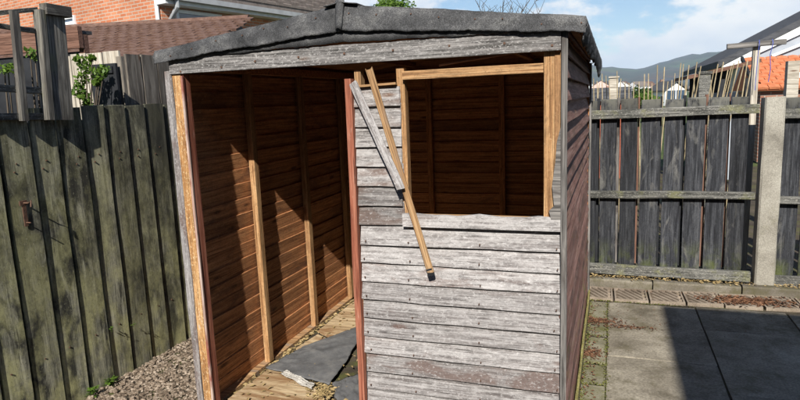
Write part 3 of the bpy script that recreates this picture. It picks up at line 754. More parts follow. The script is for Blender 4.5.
# trellis on top of the near part
tr = empty('trellis_panel', (-2.77, 2.2, 1.575), 'grey slatted trellis panel with wide end board fixed above the green fence', 'trellis')
def tx(x, y): return onx(x, y, -2.765)
for a, b, w, t in (((13.5, 11), (24.5, 121), .040, .022), ((-14, 12), (-6, 121), .040, .022)):
    beam('slat', tr, tx(*b), tx(*a), w, t, MT['trellis'], U=(0, 1, 0), n=3)
beam('end_post', tr, tx(49, 120), tx(39, 10), .034, .05, MT['trellis'], U=(0, 1, 0), n=3)
p0, p1 = tx(62.5, 120), tx(53, 12)
beam('end_board', tr, p0 + V((.006, .004, 0)), p1 + V((.006, 0, 0)), .115, .018, MT['trellis'], U=(0, 1, 0), n=4)
q0, q1 = tx(41, 9), tx(66, 13)
beam('cap_block', tr, q0 + V((.016, 0, 0)), q1 + V((.016, 0, 0)), .055, .05, MT['trellis'], n=1)
for a, b, h in (((-25, 15), (40, 9), .022), ((-25, 21), (42, 31), .024), ((-25, 86), (47, 91), .034), ((-25, 117), (50, 116.5), .034)):
    beam('rail', tr, tx(*a) + V((-.022, 0, 0)), tx(*b) + V((-.022, 0, 0)), h, .02, MT['rail'], n=2)
# iron hasp on the fence
hs = MB()
p = onx(23, 203, FX+.012)
hs.tube([p, p + V((.03, .005, .0)), p + V((.045, .01, .012)), p + V((.05, .0, -.02))], .004)
hs.box(p.x-.002, p.x+.004, p.y-.02, p.y+.02, p.z-.012, p.z+.012)
hs.box(p.x-.002, p.x+.003, p.y-.008, p.y+.012, p.z-.12, p.z-.013)
hs.tube([p + V((.004, .0, -.1)), p + V((.035, .0, -.1))], .003)
tag(hs.build('fence_hasp', MT['iron']), 'small rusty iron hasp hook nailed to the green fence', 'hasp')
# weeds at fence foot
def weed(loc, seed, label, n=26, s=.05, cat='weed', mat='leaf', grp='weeds at the foot of the green fence'):
    r = random.Random(seed); m_ = MB(); st = MB()
    for i in range(n):
        a = r.uniform(0, 6.3); h = r.uniform(.01, s*1.1); rr = r.uniform(.2, 1)*s
        p = V((math.cos(a)*rr*.8, math.sin(a)*rr*.8, h)); l = V((math.cos(a), math.sin(a), r.uniform(-.2, .7)))*s*.34
        w_ = V((-math.sin(a), math.cos(a), r.uniform(-.3, .3)))*s*.16
        m_.add([p-l, p-w_, p+l, p+w_], [(0, 1, 2, 3)])
        if i % 3 == 0: st.tube([(0, 0, -.005), p*.6, p-l], s*.02, 3)
    e = empty('weed', loc, label, cat, grp)
    M = Matrix.Translation(V(loc))
    m_.build('leaves', MT[mat], e, M, fix=False); st.build('stem', MT[mat], e, M, fix=False)
weed(onz(111, 386, .012), 1, 'small bright green weed sprouting at the lower left end of the fence foot', 34, .05)
weed(onz(92, 397, .012), 2, 'low green weed tuft in the bottom left gravel corner', 26, .05)
weed(onz(205, 392, .012), 3, 'tiny green weed in the gravel against the shed corner post', 14, .025)
weed(V((-2.765, 2.60, .33)), 4, 'tiny seedling growing from a fence board gap above the shadow stick', 10, .022)
weed(V((-2.765, 2.765, .30)), 5, 'tiny yellow green seedling growing from the next fence gap', 10, .025)

# ------------------------------------------------------------------ neighbour garden behind the left fence
tf = empty('tall_fence', (-2.97, 3.2, 0), 'tall grey brown upright board fence behind the green fence', 'fence')
tl = [3.14, 3.275, 3.42, 3.565, 3.71, 3.86, 4.01, 4.16, 4.31]
for a, b in zip(tl[:-1], tl[1:]):
    board('fence_board', tf, (-2.955, (a+b)/2, .99 + RND.uniform(-.005, .005)), (0, 0, 1), (-.008, 1, 0), 1.97, b-a-.008, .018, MT['fence_b'], n=2, jit=.002)
beam('rail', tf, (-2.995, 3.14, 1.2), (-2.995, 4.3, 1.2), .08, .035, MT['fence_b'])
beam('rail', tf, (-2.995, 3.14, .4), (-2.995, 4.3, .4), .08, .035, MT['fence_b'])
tp = empty('pale_fence', (-3.3, 3.13, 0), 'upright board fence, sunlight put in its pale colour, seen end on beside the ivy', 'fence')
for k in range(5):
    x = -3.045 - k*.135
    board('fence_board', tp, (x, 3.125, 1.0 + RND.uniform(-.006, .006)), (0, 0, 1), (1, 0, 0), 1.975, .127, .018, MT['fence_pale'], n=2, jit=.002)  # paler than the side run: direct sun put into the colour
board('corner_post', tp, (-2.978, 3.135, .98), (0, 0, 1), (1, 0, 0), 1.95, .04, .045, MT['fence_b'])
beam('rail', tp, (-3.75, 3.155, 1.2), (-2.99, 3.155, 1.2), .08, .035, MT['fence_pale'])
dp = empty('dark_rectangle', (-3.17, 3.08, 0), 'near black upright rectangle in front of the pale fence', 'board')
a0 = ony(90.5, 65, 3.08); a1 = ony(116.5, 65.5, 3.08)
MB().box(a0.x, a1.x, 3.07, 3.088, .0, a0.z).build('panel', MT['dark'], dp)  # plain near-black upright box
MB().box(a0.x+.02, a1.x-.02, 3.058, 3.0695, a0.z-.06, a0.z-.02).build('top_strip', MT['dark'], dp)
# timber store seen through the trellis, its shade painted near black
ds = empty('timber_store', (-4.2, 3.6, 0), 'timber lean to with brown fascia beam and painted dark shade behind the trellis', 'lean to')
b0 = ony(-60, 31, 3.55); b1 = ony(83, 48, 3.55)
MB().box(b0.x, b1.x, 3.52, 3.56, b1.z, b1.z+.155).build('fascia', MT['brown_beam'], ds)
MB().box(b1.x-.05, b1.x-.002, 3.561, 3.61, 0, b1.z+.10).build('post', MT['brown_beam'], ds)
MB().box(b0.x, b1.x-.055, 3.565, 3.60, 0, b1.z-.02).build('shade_panel', MT['dark'], ds)  # near-black sheet stands in for the shade behind the slats
MB().box(b0.x, b1.x-.01, 3.562, 3.66, b1.z+.105, b1.z+.13).build('roof', MT['felt'], ds)
def leafy(name, blobs, n, size, mat, parent, seed, M=None):
    r = np.random.RandomState(seed); V_, F_ = [], []
    tot = sum(b[3]*b[4]*b[5] for b in blobs) if len(blobs[0]) > 4 else None
    for i in range(n):
        b = blobs[r.randint(len(blobs))]
        d = r.normal(size=3); d /= np.linalg.norm(d); rad = r.uniform(.35, 1.0)**.6
        c = np.array(b[:3]) + d*np.array(b[3:6])*rad*(1+.18*r.normal())
        s = r.uniform(*size); a = r.normal(size=3); a /= np.linalg.norm(a); q = np.cross(a, r.normal(size=3)); q /= np.linalg.norm(q)
        k = len(V_); V_ += [c-a*s, c-q*s*.55, c+a*s, c+q*s*.55]; F_.append((k, k+1, k+2, k+3))
    return mesh(name, np.array(V_), F_, mat, parent, M)
iv = empty('ivy_bush', (-3.05, 2.85, 1.2), 'bright green ivy spilling between the trellis and the pale fence', 'ivy')
bl = []
for (x, y, rr) in ((80, 60, .035), (86, 68, .045), (82, 80, .045), (78, 90, .04), (84, 96, .04), (100, 74, .04), (104, 70, .03), (97, 82, .025), (88, 103, .03), (92, 58, .02)):
    p = ony(x, y, 2.9); bl.append((p.x, p.y, p.z, rr, rr, rr))
leafy('foliage', bl, 620, (.010, .022), MT['leaf'], iv, 3)
st = MB()
base = ony(84, 112, 2.92)
for b in bl: st.tube([(base.x, base.y, .0), (base.x, base.y, 1.3), ((base.x+b[0])/2+.01, b[1], (1.3+b[2])/2), b[:3]], [.012, .01, .006, .003], 5)
st.build('stem', MT['bark'], iv)
iv2 = empty('ivy_sprig', (-3.4, 2.7, 1.2), 'small ivy sprigs showing through the trellis slats', 'ivy')
bl = []
for (x, y, rr) in ((8, 70, .03), (14, 66, .02), (30, 54, .035), (4, 68, .03), (35, 57, .025), (-8, 64, .05)):
    p = onx(x, y, -3.0); bl.append((p.x, p.y, p.z, rr, rr, rr))
leafy('foliage', bl, 110, (.010, .022), MT['leaf'], iv2, 4)
st = MB()
for b in bl: st.tube([(-3.05, b[1]-.05, 0), (-3.03, b[1], 1.4), b[:3]], [.01, .008, .003], 5)
st.build('stem', MT['bark'], iv2)

# garage roof of small brown tiles
def tiled(name, O, L, S, nl, ns, wl, ws, mat, parent, th=.03, seed=0):
    """overlapping tiles: L = unit along eave, S = unit up slope; one joined part"""
    r = random.Random(seed); L = V(L); S = V(S); N = L.cross(S).normalized(); m_ = MB()
    for j in range(ns):
        for i in range(nl):
            o = V(O) + L*(wl*(i + (.5 if j % 2 else 0))) + S*(ws*j) + N*r.uniform(0, .006)
            a = o + L*.006; b = o + L*(wl-.006)
            m = (a+b)/2
            v = [a+N*th*.55, m+N*th*1.25, b+N*th*.55, a+S*ws*1.15, m+S*ws*1.15+N*th*.55, b+S*ws*1.15, a-N*.02, b-N*.02]
            m_.add(v, [(0, 1, 4, 3), (1, 2, 5, 4), (0, 6, 7, 2, 1), (0, 3, 6), (2, 7, 5)])
    o = m_.build(name, mat, parent, fix=False)
    return tag(o, kind='stuff')
ang = math.radians(14)
Lg = V((math.cos(ang), math.sin(ang), 0)); Bg = V((-math.sin(ang), math.cos(ang), 0))
gar = empty('garage', (-8, 8.4, 0), 'low garage with brown interlocking tile roof behind the tall fence', 'garage')
ga = ony(-60, 24, 9.0)                                   # ridge direction anchor
rdg_l = onz(80, 27.5, 2.98)
e0 = rdg_l - Lg*4.0 - Bg*2.3; e0.z = 2.22
sl = (V((0, 0, 0)) + Bg*2.3 + V((0, 0, .76))).normalized()
slen = math.hypot(2.3, .76)
tiled('roof_tiles', e0, Lg, sl, 40, 14, .17, slen/14, MT['tile_brown'], gar, .022, 3)
gl = 40*.17
def gpt(a, b, z): p = e0 + Lg*a + Bg*b; return V((p.x, p.y, z))
MB().prism([gpt(0.1, 0, 2.20), gpt(.1, 2.3, 2.96), gpt(.1, 4.5, 2.22)], Lg*(gl-.3)).build('roof_deck', MT['dark_roof'], gar)
rc = MB(); rc.tube([gpt(0, 2.3, 2.98), gpt(gl, 2.3, 2.98)], .055, 8); rc.build('ridge_tiles', MT['tile_brown'], gar)
w = MB(); w.prism([gpt(.3, .25, 0), gpt(gl-.4, .25, 0), gpt(gl-.4, 4.2, 0), gpt(.3, 4.2, 0)], (0, 0, 2.18)); w.build('wall', MT['brick_brown'], gar)
w = MB(); w.prism([gpt(0, -.1, 2.10), gpt(gl, -.1, 2.10), gpt(gl, 0, 2.10), gpt(0, 0, 2.10)], (0, 0, .10)); w.build('gutter', MT['grey_pl'], gar)

# orange brick house
c0 = V((*onz(163, 8, 3.75).xy, 0)); c0 = ony(162, 20, 11.0); c0.z = 0
a2 = math.radians(-12.8)
Lh = V((math.cos(a2), math.sin(a2), 0)); Bh = V((-math.sin(a2), math.cos(a2), 0))
hs_ = empty('brick_house', c0, 'orange brick house with white framed window and grey tiled roof upper left', 'house')
def hp(a, b, z): p = c0 + Lh*a + Bh*b; return V((p.x, p.y, z))
Mh = Matrix((Lh, Bh, V((0, 0, 1)))).transposed().to_4x4(); Mh.translation = c0
EV = 4.05
q = MB(); q.prism([(-9, 0, 0), (0, 0, 0), (0, 0, EV), (-4.5, 0, EV+2.6), (-9, 0, EV)], (0, 7.5, 0)); q.build('wall', MT['brick'], hs_, Mh)
q = MB(); q.prism([(.32, -.12, EV-.03), (-4.5, -.12, EV+2.75), (-4.5, -.12, EV+2.9), (.32, -.12, EV+.12)], (0, 7.8, 0)); rfh = q.build('roof', MT['tile_grey'], hs_, Mh)
q = MB(); q.prism([(-9.32, -.12, EV-.03), (-4.5, -.12, EV+2.75), (-4.5, -.12, EV+2.9), (-9.32, -.12, EV+.12)], (0, 7.8, 0)); q.build('roof', MT['tile_grey'], hs_, Mh)
rt = MB()
for k in range(13):
    for j in range(26):
        x = .34 - k*.26; z = EV + .135 + (k*.26)*(2.78/4.82)
        rt.box(x-.26, x, -.1+j*.3, -.1+j*.3+.29, z-.02, z+.04+.02*(j % 2))
tag(rt.build('roof_tiles', MT['tile_grey'], rfh, Mh, fix=False), kind='stuff')
q = MB(); q.box(.0, .30, -.10, 7.7, EV-.20, EV-.04); q.build('fascia', MT['white'], hs_, Mh)
q = MB(); q.box(.31, .42, -.12, 7.75, EV-.12, EV-.01); q.build('gutter', MT['grey_pl'], hs_, Mh)
q = MB(); q.tube([(.36, .15, EV-.1), (.36, .15, EV-.25), (.10, .15, EV-.5), (.10, .15, 0)], .055, 8); q.build('downpipe', MT['grey_pl'], hs_, Mh)
q = MB(); q.tube([(-.04, -.07, EV+.3), (-.04, -.07, 0)], .045, 8); q.build('downpipe', MT['white'], hs_, Mh)
def winbox(parent, M, axis, c, w, h, z, mat='white'):
    """window on a wall; axis 'x': wall faces -y at local y=c[1]; axis 'y': wall faces +x at local x=c[0]"""
    fr = MB(); t = .07
    def bb(m_, u0, u1, d0, d1, z0, z1):
        if axis == 'x': m_.box(c[0]+u0, c[0]+u1, c[1]-d1, c[1]-d0, z0, z1)
        else: m_.box(c[0]+d0, c[0]+d1, c[1]+u0, c[1]+u1, z0, z1)
    bb(fr, -w/2, w/2, .002, .05, z, z+t); bb(fr, -w/2, w/2, .002, .05, z+h-t, z+h)
    bb(fr, -w/2, -w/2+t, .003, .049, z+t, z+h-t); bb(fr, w/2-t, w/2, .003, .049, z+t, z+h-t)
    f_ = fr.build('window', MT[mat], parent, M)
    g_ = MB(); bb(g_, -w/2+t, w/2-t, .004, .02, z+t, z+h-t); g_.build('pane', MT['glass'], f_, M)
    s_ = MB(); bb(s_, -w/2-.05, w/2+.05, .002, .1, z-.07, z-.003); s_.build('sill', MT[mat], f_, M)
pw = hp(0, 0, 0)
# window in the gable: find the local coordinate of pixel (71, 21)
def on_gable(x, y):
    d = ray(x, y); n = np.array(Bh); o = np.array(c0); tt = (o-CAM).dot(n)/d.dot(n); p = CAM + d*tt
    return (p-o).dot(np.array(Lh)), p[2]
u0, z0 = on_gable(59, 27); u1, z1 = on_gable(75.5, 15)
winbox(hs_, Mh, 'x', ((u0+u1)/2, 0), u1-u0, z1-z0, z0)
winbox(hs_, Mh, 'y', (0, 1.0), 1.3, .75, EV-1.0)
winbox(hs_, Mh, 'y', (0, 4.6), 1.2, .75, EV-1.0)

# ------------------------------------------------------------------ right fence
FY = 5.25
rfe = empty('rail_fence', (1.0, FY, 0), 'black stained board fence with mossy rails behind the patio', 'fence')
gx = [-.43, -.27, -.109, .051, .207, .376, .54, .701, .859, .999]
for a, b in zip(gx[:-1], gx[1:]):
    top = 1.487 + RND.uniform(-.012, .012)
    board('fence_board', rfe, ((a+b)/2, FY+.035, .05+top/2), (RND.uniform(-.003, .003), 0, 1), (1, RND.uniform(-.03, .03), 0), top, b-a-.026+RND.uniform(-.006, .006), .016, MT['fence_r'], n=3, jit=.003, rag=.006)
    # backing added in the gap, the near-black ones stand in for shade
    board('gap_filler', rfe, (b+RND.uniform(-.006, .006), FY+.085, .86), (RND.uniform(-.004, .004), 0, 1), (1, 0, 0), 1.40, .014 if RND.random() < .5 else .026, .012, RND.choice([MT['brown_beam'], MT['grey_dull'], MT['dark'], MT['dark']]), n=2)
for x in (1.255, 1.415, 1.575, 1.735, 1.895, 2.055, 2.215, 2.375):
    top = 1.475 + RND.uniform(-.02, .02)
    board('fence_board', rfe, (x+.03, FY+.04, .05+top/2), (RND.uniform(-.003, .003), 0, 1), (1, 0, 0), top, .128, .016, MT['fence_r'], n=3, jit=.003, rag=.006)
for (za, zb, h) in ((1.425, 1.437, .072), (.765, .770, .058), (.125, .118, .085)):
    beam('rail', rfe, (-.5, FY, za), (1.05, FY, zb), h, .045, MT['rail'], n=5, jit=.003, cham=.005)
    beam('rail', rfe, (1.205, FY, za-.03), (2.6, FY, za-.03), h, .045, MT['rail'], n=4, jit=.003, cham=.005)
cp = MB()
pr = [(1.066, 5.17), (1.078, 5.158), (1.192, 5.158), (1.204, 5.17), (1.204, 5.29), (1.192, 5.302), (1.078, 5.302), (1.066, 5.29)]
nrow = 6; rr_ = random.Random(3); v = []
for k in range(nrow+1):
    z = -.02 + 1.545*k/nrow
    for (x, y) in pr: v.append((x+rr_.uniform(-.003, .003), y+rr_.uniform(-.003, .003), z + (rr_.uniform(-.008, .004) if k == nrow else 0)))
ff = [(k*8+i, k*8+(i+1) % 8, (k+1)*8+(i+1) % 8, (k+1)*8+i) for k in range(nrow) for i in range(8)] + [tuple(range(nrow*8, nrow*8+8))]
cp.add(v, ff); cpo = cp.build('concrete_post', MT['post'])
tag(cpo, 'square pale concrete fence post standing between two fence bays', 'fence post')

# clothes post
tpst = empty('clothes_post', (1.07, 5.6, 0), 'T shaped weathered clothes line post behind the fence beside the concrete post', 'clothes post')
t0 = ony(757, 45, 5.6)
board('upright', tpst, (1.068, 5.6, .96), (.006, 0, 1), (1, 0, 0), 1.94, .050, .05, MT['fence_pale'], n=3)
beam('crossbar', tpst, ony(727, 46.5, 5.56), ony(786, 41.5, 5.56), .040, .045, MT['grey_dull'], n=3)
cl = MB()
a = ony(772, 43, 5.53)
cl.tube([a + V((-.09, -.01, .028)), a + V((-.092, -.028, .0)), a + V((-.095, -.015, -.10)), a + V((-.098, -.01, -.24)), a + V((-.10, 0, -.36))], .0028, 5)
cl.tube([a + V((.0, -.01, .028)), a + V((.002, -.028, .0)), a + V((-.012, -.02, -.09)), a + V((-.004, -.02, -.20)), a + V((-.012, -.01, -.30))], .0028, 5)
cl.build('cord', MT['rope'], tpst)
gp = empty('garden_post', (2.0, 7.6, 0), 'cream square garden post with short white arm at the right edge', 'post')
g0 = ony(793, 61, 7.6); g1 = ony(793, 95, 7.6)
MB().box(g0.x-.055, g0.x+.055, 7.55, 7.66, 0, g0.z).build('upright', MT['fence_pale'], gp)
MB().box(g0.x+.056, g0.x+.9, 7.58, 7.63, g1.z+.18, g1.z+.24).build('arm', MT['white'], gp)
sp_ = empty('stub_post', (1.3, 8, 0), 'grey stub post left of the leaning canes', 'post')
g0 = ony(704.5, 74, 8); box('upright', sp_, g0.x-.06, g0.x+.06, 7.94, 8.06, 0, g0.z, MT['rail'])
box('cap', sp_, g0.x-.075, g0.x+.075, 7.925, 8.075, g0.z+.001, g0.z+.03, MT['rail'])
sp_ = empty('twin_post', (0, 8, 0), 'short cream square post beside the black roofed shed', 'post')
g0 = ony(614, 78, 8); box('upright', sp_, g0.x-.05, g0.x+.05, 7.94, 8.06, 0, g0.z, MT['fence_pale'])
box('cap', sp_, g0.x-.062, g0.x+.062, 7.925, 8.075, g0.z+.001, g0.z+.02, MT['fence_pale'])

# canes
canes = [(602, 73.6, 602.5, 7), (597, 81, 598, 7.5), (593.5, 78, 594, 7), (617, 71, 617.5, 7.2), (609, 80, 610, 7.6), (625, 82, 625, 7.4), (644.5, 74, 644, 7), (648.5, 73.6, 648, 7.3), (657.5, 65, 656.5, 6.6),
         (664.5, 67, 662.5, 6.6), (672, 80, 671, 7.4), (681, 63, 677, 6.8), (683.5, 64, 680, 7.1), (686, 79, 684, 7), (689, 65, 684.5, 6.7), (697, 62, 691, 6.8), (701, 66, 694, 7),
         (718, 64, 711, 6.6), (723.5, 62, 716, 6.8), (731.5, 66, 722, 6.7), (734, 63, 725, 7.0), (739, 60.5, 729, 6.6), (744, 64, 734, 6.8), (747.5, 60.5, 741, 7.0), (752, 64, 744.5, 6.7), (728, 70, 721, 7.2), (714, 70, 707, 7.3)]
rcn = random.Random(6)
canes += [(x_, rcn.uniform(72, 86), x_ - rcn.uniform(-1, 3), rcn.uniform(6.6, 9)) for x_ in (599.5, 606, 621, 629, 634, 639, 652, 668, 675, 694, 708, 711)]
canes.sort()
def cluster(x): return 0 if x < 630 else 1 if x < 675 else 2 if x < 703 else 3
cl_n = {}
ordn = ['leftmost', 'second', 'third', 'fourth', 'fifth', 'sixth', 'seventh', 'eighth', 'ninth', 'tenth', 'eleventh', 'twelfth', 'thirteenth', 'fourteenth', 'fifteenth', 'sixteenth']
for i, (x, y, xb_, Yc) in enumerate(canes):
    p1 = ony(x, y, Yc); pm = ony(xb_, 104, Yc)
    d = (pm-p1); p0 = p1 + d*((p1.z-0)/(p1.z-pm.z)); p0.z = 0
    m_ = MB(); pts = []; rad = []
    nn = 7
    for k in range(nn+1):
        s = k/nn; pts += [p0.lerp(p1, s)]; rad += [.0078 - .003*s]
    m_.tube(pts, rad, 5)
    o = m_.build('bamboo_cane', MT['cane'])
    k_ = cluster(x); nth = cl_n.get(k_, 0); cl_n[k_] = nth + 1
    od = 'leftmost' if nth == 0 else ordn[nth] + ' from left'
    where = ['of the upright canes around the black roofed shed', 'of the upright canes beyond the middle of the fence',
             'of the canes just left of the grey stub post', 'of the leaning canes between stub post and clothes post'][k_]
    lab = 'bamboo cane, ' + od + ' ' + where; gr = 'bamboo canes beyond the fence'
    tag(o, lab, 'cane', gr)

# small shed with black roof and red wall
bs = empty('red_shed', ony(612, 100, 12), 'low red garden shed with black roof just above the fence', 'shed')
a = ony(585, 93, 12); b = ony(632.5, 92, 12); c_ = ony(632.5, 100, 12)
MB().box(a.x, b.x-.06, 12, 13.6, 0, c_.z).build('wall', MT['redpaint'], bs)
q = MB(); q.prism([(a.x-.1, 11.9, c_.z+.002), (b.x, 11.9, c_.z+.002), (b.x, 12.8, a.z+.05), (a.x-.1, 12.8, a.z+.05)], (0, 0, .04)); q.build('roof', MT['felt'], bs)
q = MB(); q.prism([(a.x-.1, 12.801, a.z+.05), (b.x, 12.801, a.z+.05), (b.x, 13.7, c_.z), (a.x-.1, 13.7, c_.z)], (0, 0, .04)); q.build('roof', MT['felt'], bs)
MB().box(b.x-.055, b.x-.02, 11.96, 13.6, 0, c_.z-.03).build('corner_board', MT['dark'], bs)

# trees
def tree(name, label, base, h, blobs, n, size, mat, seed, tr_r=.12, group=None):
    e = empty(name, base, label, 'tree', group)
    t_ = MB(); r = random.Random(seed); bx_, by_ = base[0], base[1]
    zc = min(b[2] for b in blobs)
    t_.tube([(bx_, by_, 0), (bx_+.05, by_, zc*.5), (bx_, by_, zc)], [tr_r, tr_r*.8, tr_r*.6], 8)
    for b in blobs: t_.tube([(bx_, by_, zc*.7), ((bx_+b[0])/2, (by_+b[1])/2, (zc+b[2])/2), b[:3]], [tr_r*.5, tr_r*.3, tr_r*.12], 5)
    t_.build('trunk', MT['bark'], e)
    leafy('crown', blobs, n, size, mat, e, seed)
def blobcloud(cx, cy, cz, rx, rz, n, r, seed):
    g = random.Random(seed)
    return [(cx+g.uniform(-rx, rx), cy+g.uniform(-rx, rx), cz+g.uniform(-rz, rz), r*g.uniform(.7, 1.2), r*g.uniform(.7, 1.2), r*g.uniform(.6, 1)) for _ in range(n)]
p = ony(385, 10, 16); tree('broadleaf_tree', 'bright green tree top showing above the shed roof ridge', (p.x, p.y, 0), 4, blobcloud(p.x, p.y, p.z-.22, .55, .40, 18, .30, 2), 4200, (.03, .07), MT['leaf'], 21)
p = ony(640, 92, 40); tree('round_tree', 'small dark green round tree among the far houses', (p.x, p.y, 0), 3, blobcloud(p.x, p.y, p.z-.3, .5, .35, 12, .4, 3), 2600, (.05, .11), MT['leaf_dk'], 22)
p = ony(648, 95, 34); tree('olive_bush', 'low yellow green bush right of the dark round tree', (p.x, p.y, 0), 3, blobcloud(p.x, p.y, p.z-.25, .35, .2, 9, .3, 5), 1600, (.04, .09), MT['leaf'], 25)
# bare tree
p = ony(497, 8, 15)
bt = empty('bare_tree', (p.x, p.y, 0), 'bare twiggy tree crown just above the right half of the shed roof', 'tree')
m_ = MB(); r = random.Random(9)
m_.tube([(p.x, p.y, 0), (p.x+.05, p.y, 1.6), (p.x-.02, p.y, 2.6)], [.09, .07, .05], 7)
tw = MB()
for i in range(34):
    a = r.uniform(0, 6.3); sp = r.uniform(.2, 1.15); z = r.uniform(2.0, 2.6)
    e1 = V((p.x + math.cos(a)*sp*.5, p.y + math.sin(a)*sp*.5, z + r.uniform(.5, .9))); e2 = V((p.x + math.cos(a)*sp, p.y + math.sin(a)*sp, z + r.uniform(1.0, 1.55)))
    tw.tube([(p.x, p.y, z), e1, e2], [.022, .013, .006], 4)
    for k in range(5):
        s = e1.lerp(e2, r.random()); tw.tube([s, s + V((r.uniform(-.3, .3), r.uniform(-.3, .3), r.uniform(.1, .4)))], [.007, .003], 3)
m_.build('trunk', MT['bark'], bt); tw.build('branches', MT['bark'], bt)

# ------------------------------------------------------------------ right hand house with dark roof
YH = 20.0
rh_ = empty('gabled_house', ony(790, 95, YH), 'house with dark steep roof and white bargeboard at the right edge', 'house')
A = ony(728, 58, YH); B = ony(800, 21, YH); slp = (B.z-A.z)/(B.x-A.x)
xl = A.x; xr = xl + 5.6
zr = A.z + slp*(xr-xl)
MB().prism([(xl+.25, YH, 0), (xr*2-xl-.25, YH, 0), (xr*2-xl-.25, YH, A.z+.02), (xr, YH, zr-.12), (xl+.25, YH, A.z+.02)], (0, 9, 0)).build('wall', MT['render'], rh_)
MB().prism([(xl-.3, YH-.3, A.z-.3*slp-.12), (xr, YH-.3, zr-.12), (xr, YH-.3, zr+.06), (xl-.3, YH-.3, A.z-.3*slp+.06)], (0, 9.6, 0)).build('roof', MT['dark_roof'], rh_)
MB().prism([(2*xr-xl+.3, YH-.3, A.z-.3*slp-.12), (xr, YH-.3, zr-.12), (xr, YH-.3, zr+.06), (2*xr-xl+.3, YH-.3, A.z-.3*slp+.06)], (0, 9.6, 0)).build('roof', MT['dark_roof'], rh_)
MB().prism([(xl-.2, YH-.34, A.z-.2*slp-.30), (xr, YH-.34, zr-.30), (xr, YH-.34, zr-.14), (xl-.2, YH-.34, A.z-.2*slp-.14)], (0, .035, 0)).build('bargeboard', MT['white'], rh_)
# conservatory style glazed lean-to and orange tiled roof in front
lo = empty('glazed_lean_to', ony(780, 95, 17.5), 'grey glazed sloping roof panel with white bars above the orange roof', 'lean to')
pts = [ony(x, y, 17.6) for x, y in ((741, 60), (772, 46), (812, 28), (812, 62), (775, 57))]
MB().prism(pts, (0, .06, 0)).build('panel', MT['panel'], lo)
for (x0_, y0_, x1_, y1_) in ((741, 60, 812, 27.5), (772, 56, 812, 40)):
    beam('bar', lo, ony(x0_, y0_, 17.55), ony(x1_, y1_, 17.55), .07, .05, MT['white'], n=1)
MB().box(pts[0].x+.2, pts[2].x, 17.7, 19.5, 0, pts[0].z-.2).build('wall', MT['render'], lo)
orf = empty('orange_roof_store', ony(780, 95, 15), 'outbuilding with bright orange tiled roof right of the clothes post', 'outbuilding')
a = ony(757, 89, 14.6); b = ony(758, 58, 16.2)
S_ = V((0, 1.6, b.z-a.z)); ns_ = 9
tiled('roof_tiles', (a.x, 14.6, a.z), (1, 0, 0), S_.normalized(), 14, ns_, .22, S_.length/ns_, MT['tile_orange'], orf, .03, 5)
MB().prism([(a.x, 14.62, a.z-.04), (a.x, 16.2, b.z-.04), (a.x, 17.4, a.z-.04)], (14*.22, 0, 0)).build('roof_deck', MT['tile_orange'], orf)
MB().box(a.x+.1, a.x+14*.22-.1, 14.75, 17.2, 0, a.z-.05).build('wall', MT['brick_brown'], orf)
vg = MB(); vg.prism([(a.x-.06, 14.55, a.z-.05), (a.x-.06, 16.2, b.z-.03), (a.x-.06, 16.2, b.z+.06), (a.x-.06, 14.55, a.z+.04)], (.055, 0, 0)); vg.build('verge', MT['dark'], orf)
# brown edged low outbuilding
lb = empty('low_store', ony(715, 95, 11), 'open store with brown roof edge and painted dark shade behind the leaning canes', 'store')
a = ony(687, 77, 11); b = ony(760, 60, 11)
MB().prism([(a.x, 10.9, a.z-.04), (b.x, 10.9, b.z-.04), (b.x, 10.9, b.z+.02), (a.x, 10.9, a.z+.02)], (0, 2.4, 0)).build('roof', MT['brown_beam'], lb)
MB().prism([(a.x+.25, 12.9, 0), (b.x-.1, 12.9, 0), (b.x-.1, 12.9, b.z-.05), (a.x+.25, 12.9, a.z-.0)], (0, .06, 0)).build('shade_panel', MT['dark'], lb)  # near-black sheet painted as the shadow under the roof
for x in (a.x+.2, (a.x+b.x)/2, b.x-.15): MB().box(x-.04, x+.04, 10.98, 11.06, 0, a.z-.06).build('post', MT['dark'], lb)
MB().box(a.x+.26, a.x+.9, 11.9, 12.6, 0, a.z-.28).build('side_panel', MT['panel'], lb)

# far town: small houses below the hill
def far_house(loc, w, d, h, rz, wall, roof, label, group='small houses at the foot of the hill', chim=True):
    e = empty('far_house', loc, label, 'house', group)
    M = Matrix.Translation(V(loc)) @ Matrix.Rotation(rz, 4, 'Z')
    MB().prism([(-w/2, -d/2, 0), (w/2, -d/2, 0), (w/2, -d/2, h), (0, -d/2, h+w*.32), (-w/2, -d/2, h)], (0, d, 0)).build('wall', MT[wall], e, M)
    q = MB()
    for s in (-1, 1):
        q.prism([(s*(w/2+.3), -d/2-.2, h-.1), (0, -d/2-.2, h+w*.32+.1), (0, -d/2-.2, h+w*.32+.28), (s*(w/2+.3), -d/2-.2, h+.08)], (0, d+.4, 0))
    q.build('roof', MT[roof], e, M)
    if chim: MB().box(-.05*w, .05*w, d/2-.14*w, d/2-.04*w, h, h+w*.32+.18*w).build('chimney', MT['brick_brown'], e, M)
    for s in (-.22, .22):
        MB().box(s*w-.5, s*w+.5, -d/2-.05, -d/2-.001, h*.55, h*.55+1.2).build('window', MT['glass'], e, M)
p = ony(609, 92, 62)
far_house((p.x, p.y, -1.9), 2.6, 3, 2.9, .1, 'pinkish', 'tile_orange', 'pale pink gabled house above the black roofed shed')
rr_ = random.Random(31)
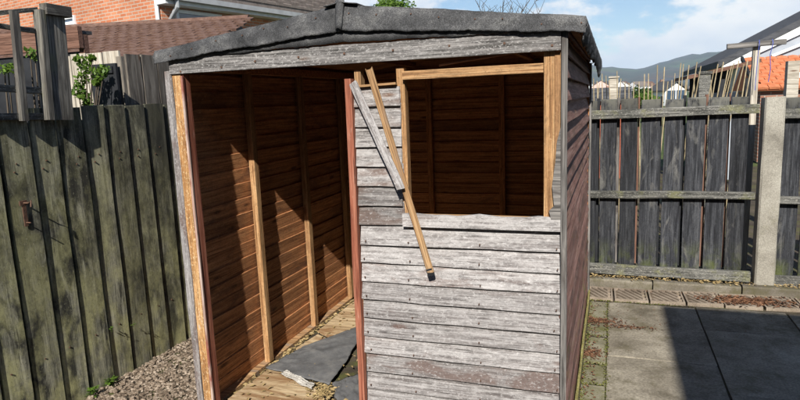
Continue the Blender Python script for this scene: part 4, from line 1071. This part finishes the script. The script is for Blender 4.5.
for i in range(26):
    x = rr_.uniform(596, 735); Yd = rr_.uniform(260, 900)
    y = rr_.uniform(80, 90); 
    hz = 93.5 - (x-600)*.04
    pz = ony(x, min(y, hz-2), Yd)
    zt = pz.z
    wall, roof = rr_.choice([('white', 'dark_roof'), ('render', 'tile_grey'), ('white', 'tile_grey'), ('pinkish', 'tile_brown')])
    hh = 5.2
    far_house((pz.x, pz.y, max(-.5, zt-8.0)), 8, 9, hh if zt < 8 else hh, rr_.uniform(-1, 1), wall, roof, 'tiny pale house in the distant town at the foot of the hill', chim=False)
# white gable nearer the town
p = ony(668, 85, 75); far_house((p.x, p.y, -1.0), 2.6, 3, 2.6, .5, 'white', 'dark_roof', 'small white gabled house left of the brown roofed store')

# ------------------------------------------------------------------ house behind the viewer whose shadow lies on the patio
Tt = 6.0
cx_, cy_, cz_ = .365+.205*Tt, 4.75-Tt, .79*Tt
hb = empty('rear_house', (cx_+3, cy_-3.5, 0), 'brick house behind the viewer whose rear wing shades the patio, main block added to cut sky light', 'house')
Mb = Matrix.Translation(V((cx_, cy_, 0)))
MB().box(.12, 7, -3.0, -.12, 0, cz_-.12).build('wing_wall', MT['brick_brown'], hb, Mb)
MB().box(0, 7.1, -3.1, 0, cz_-.118, cz_).build('wing_roof', MT['dark_roof'], hb, Mb)
MB().box(-11, 7, -10, -3.2, 0, 4.6).build('wall', MT['brick_brown'], hb, Mb)  # unseen main block, added to block sky light and deepen shade
MB().prism([(-11.2, -2.95, 4.6), (-11.2, -10.2, 4.6), (-11.2, -6.6, 7.0)], (18.4, 0, 0)).build('roof', MT['tile_grey'], hb, Mb)  # unseen roof of the added sky-blocking main block
# ------------------------------------------------------------------ haze
hm = bpy.data.materials.new('haze'); hm.use_nodes = True
ht = hm.node_tree; ht.nodes.clear()
ho = ht.nodes.new('ShaderNodeOutputMaterial'); pv = ht.nodes.new('ShaderNodeVolumePrincipled')
pv.inputs['Color'].default_value = (.70, .84, 1.0, 1); pv.inputs['Density'].default_value = 0.00016; pv.inputs['Anisotropy'].default_value = 0.0
ht.links.new(pv.outputs[0], ho.inputs['Volume'])
tag(box('haze', None, -6500, 6500, -6500, 6500, -3.0, 260, hm), 'pale blue distance haze over the hills', 'haze', kind='stuff')
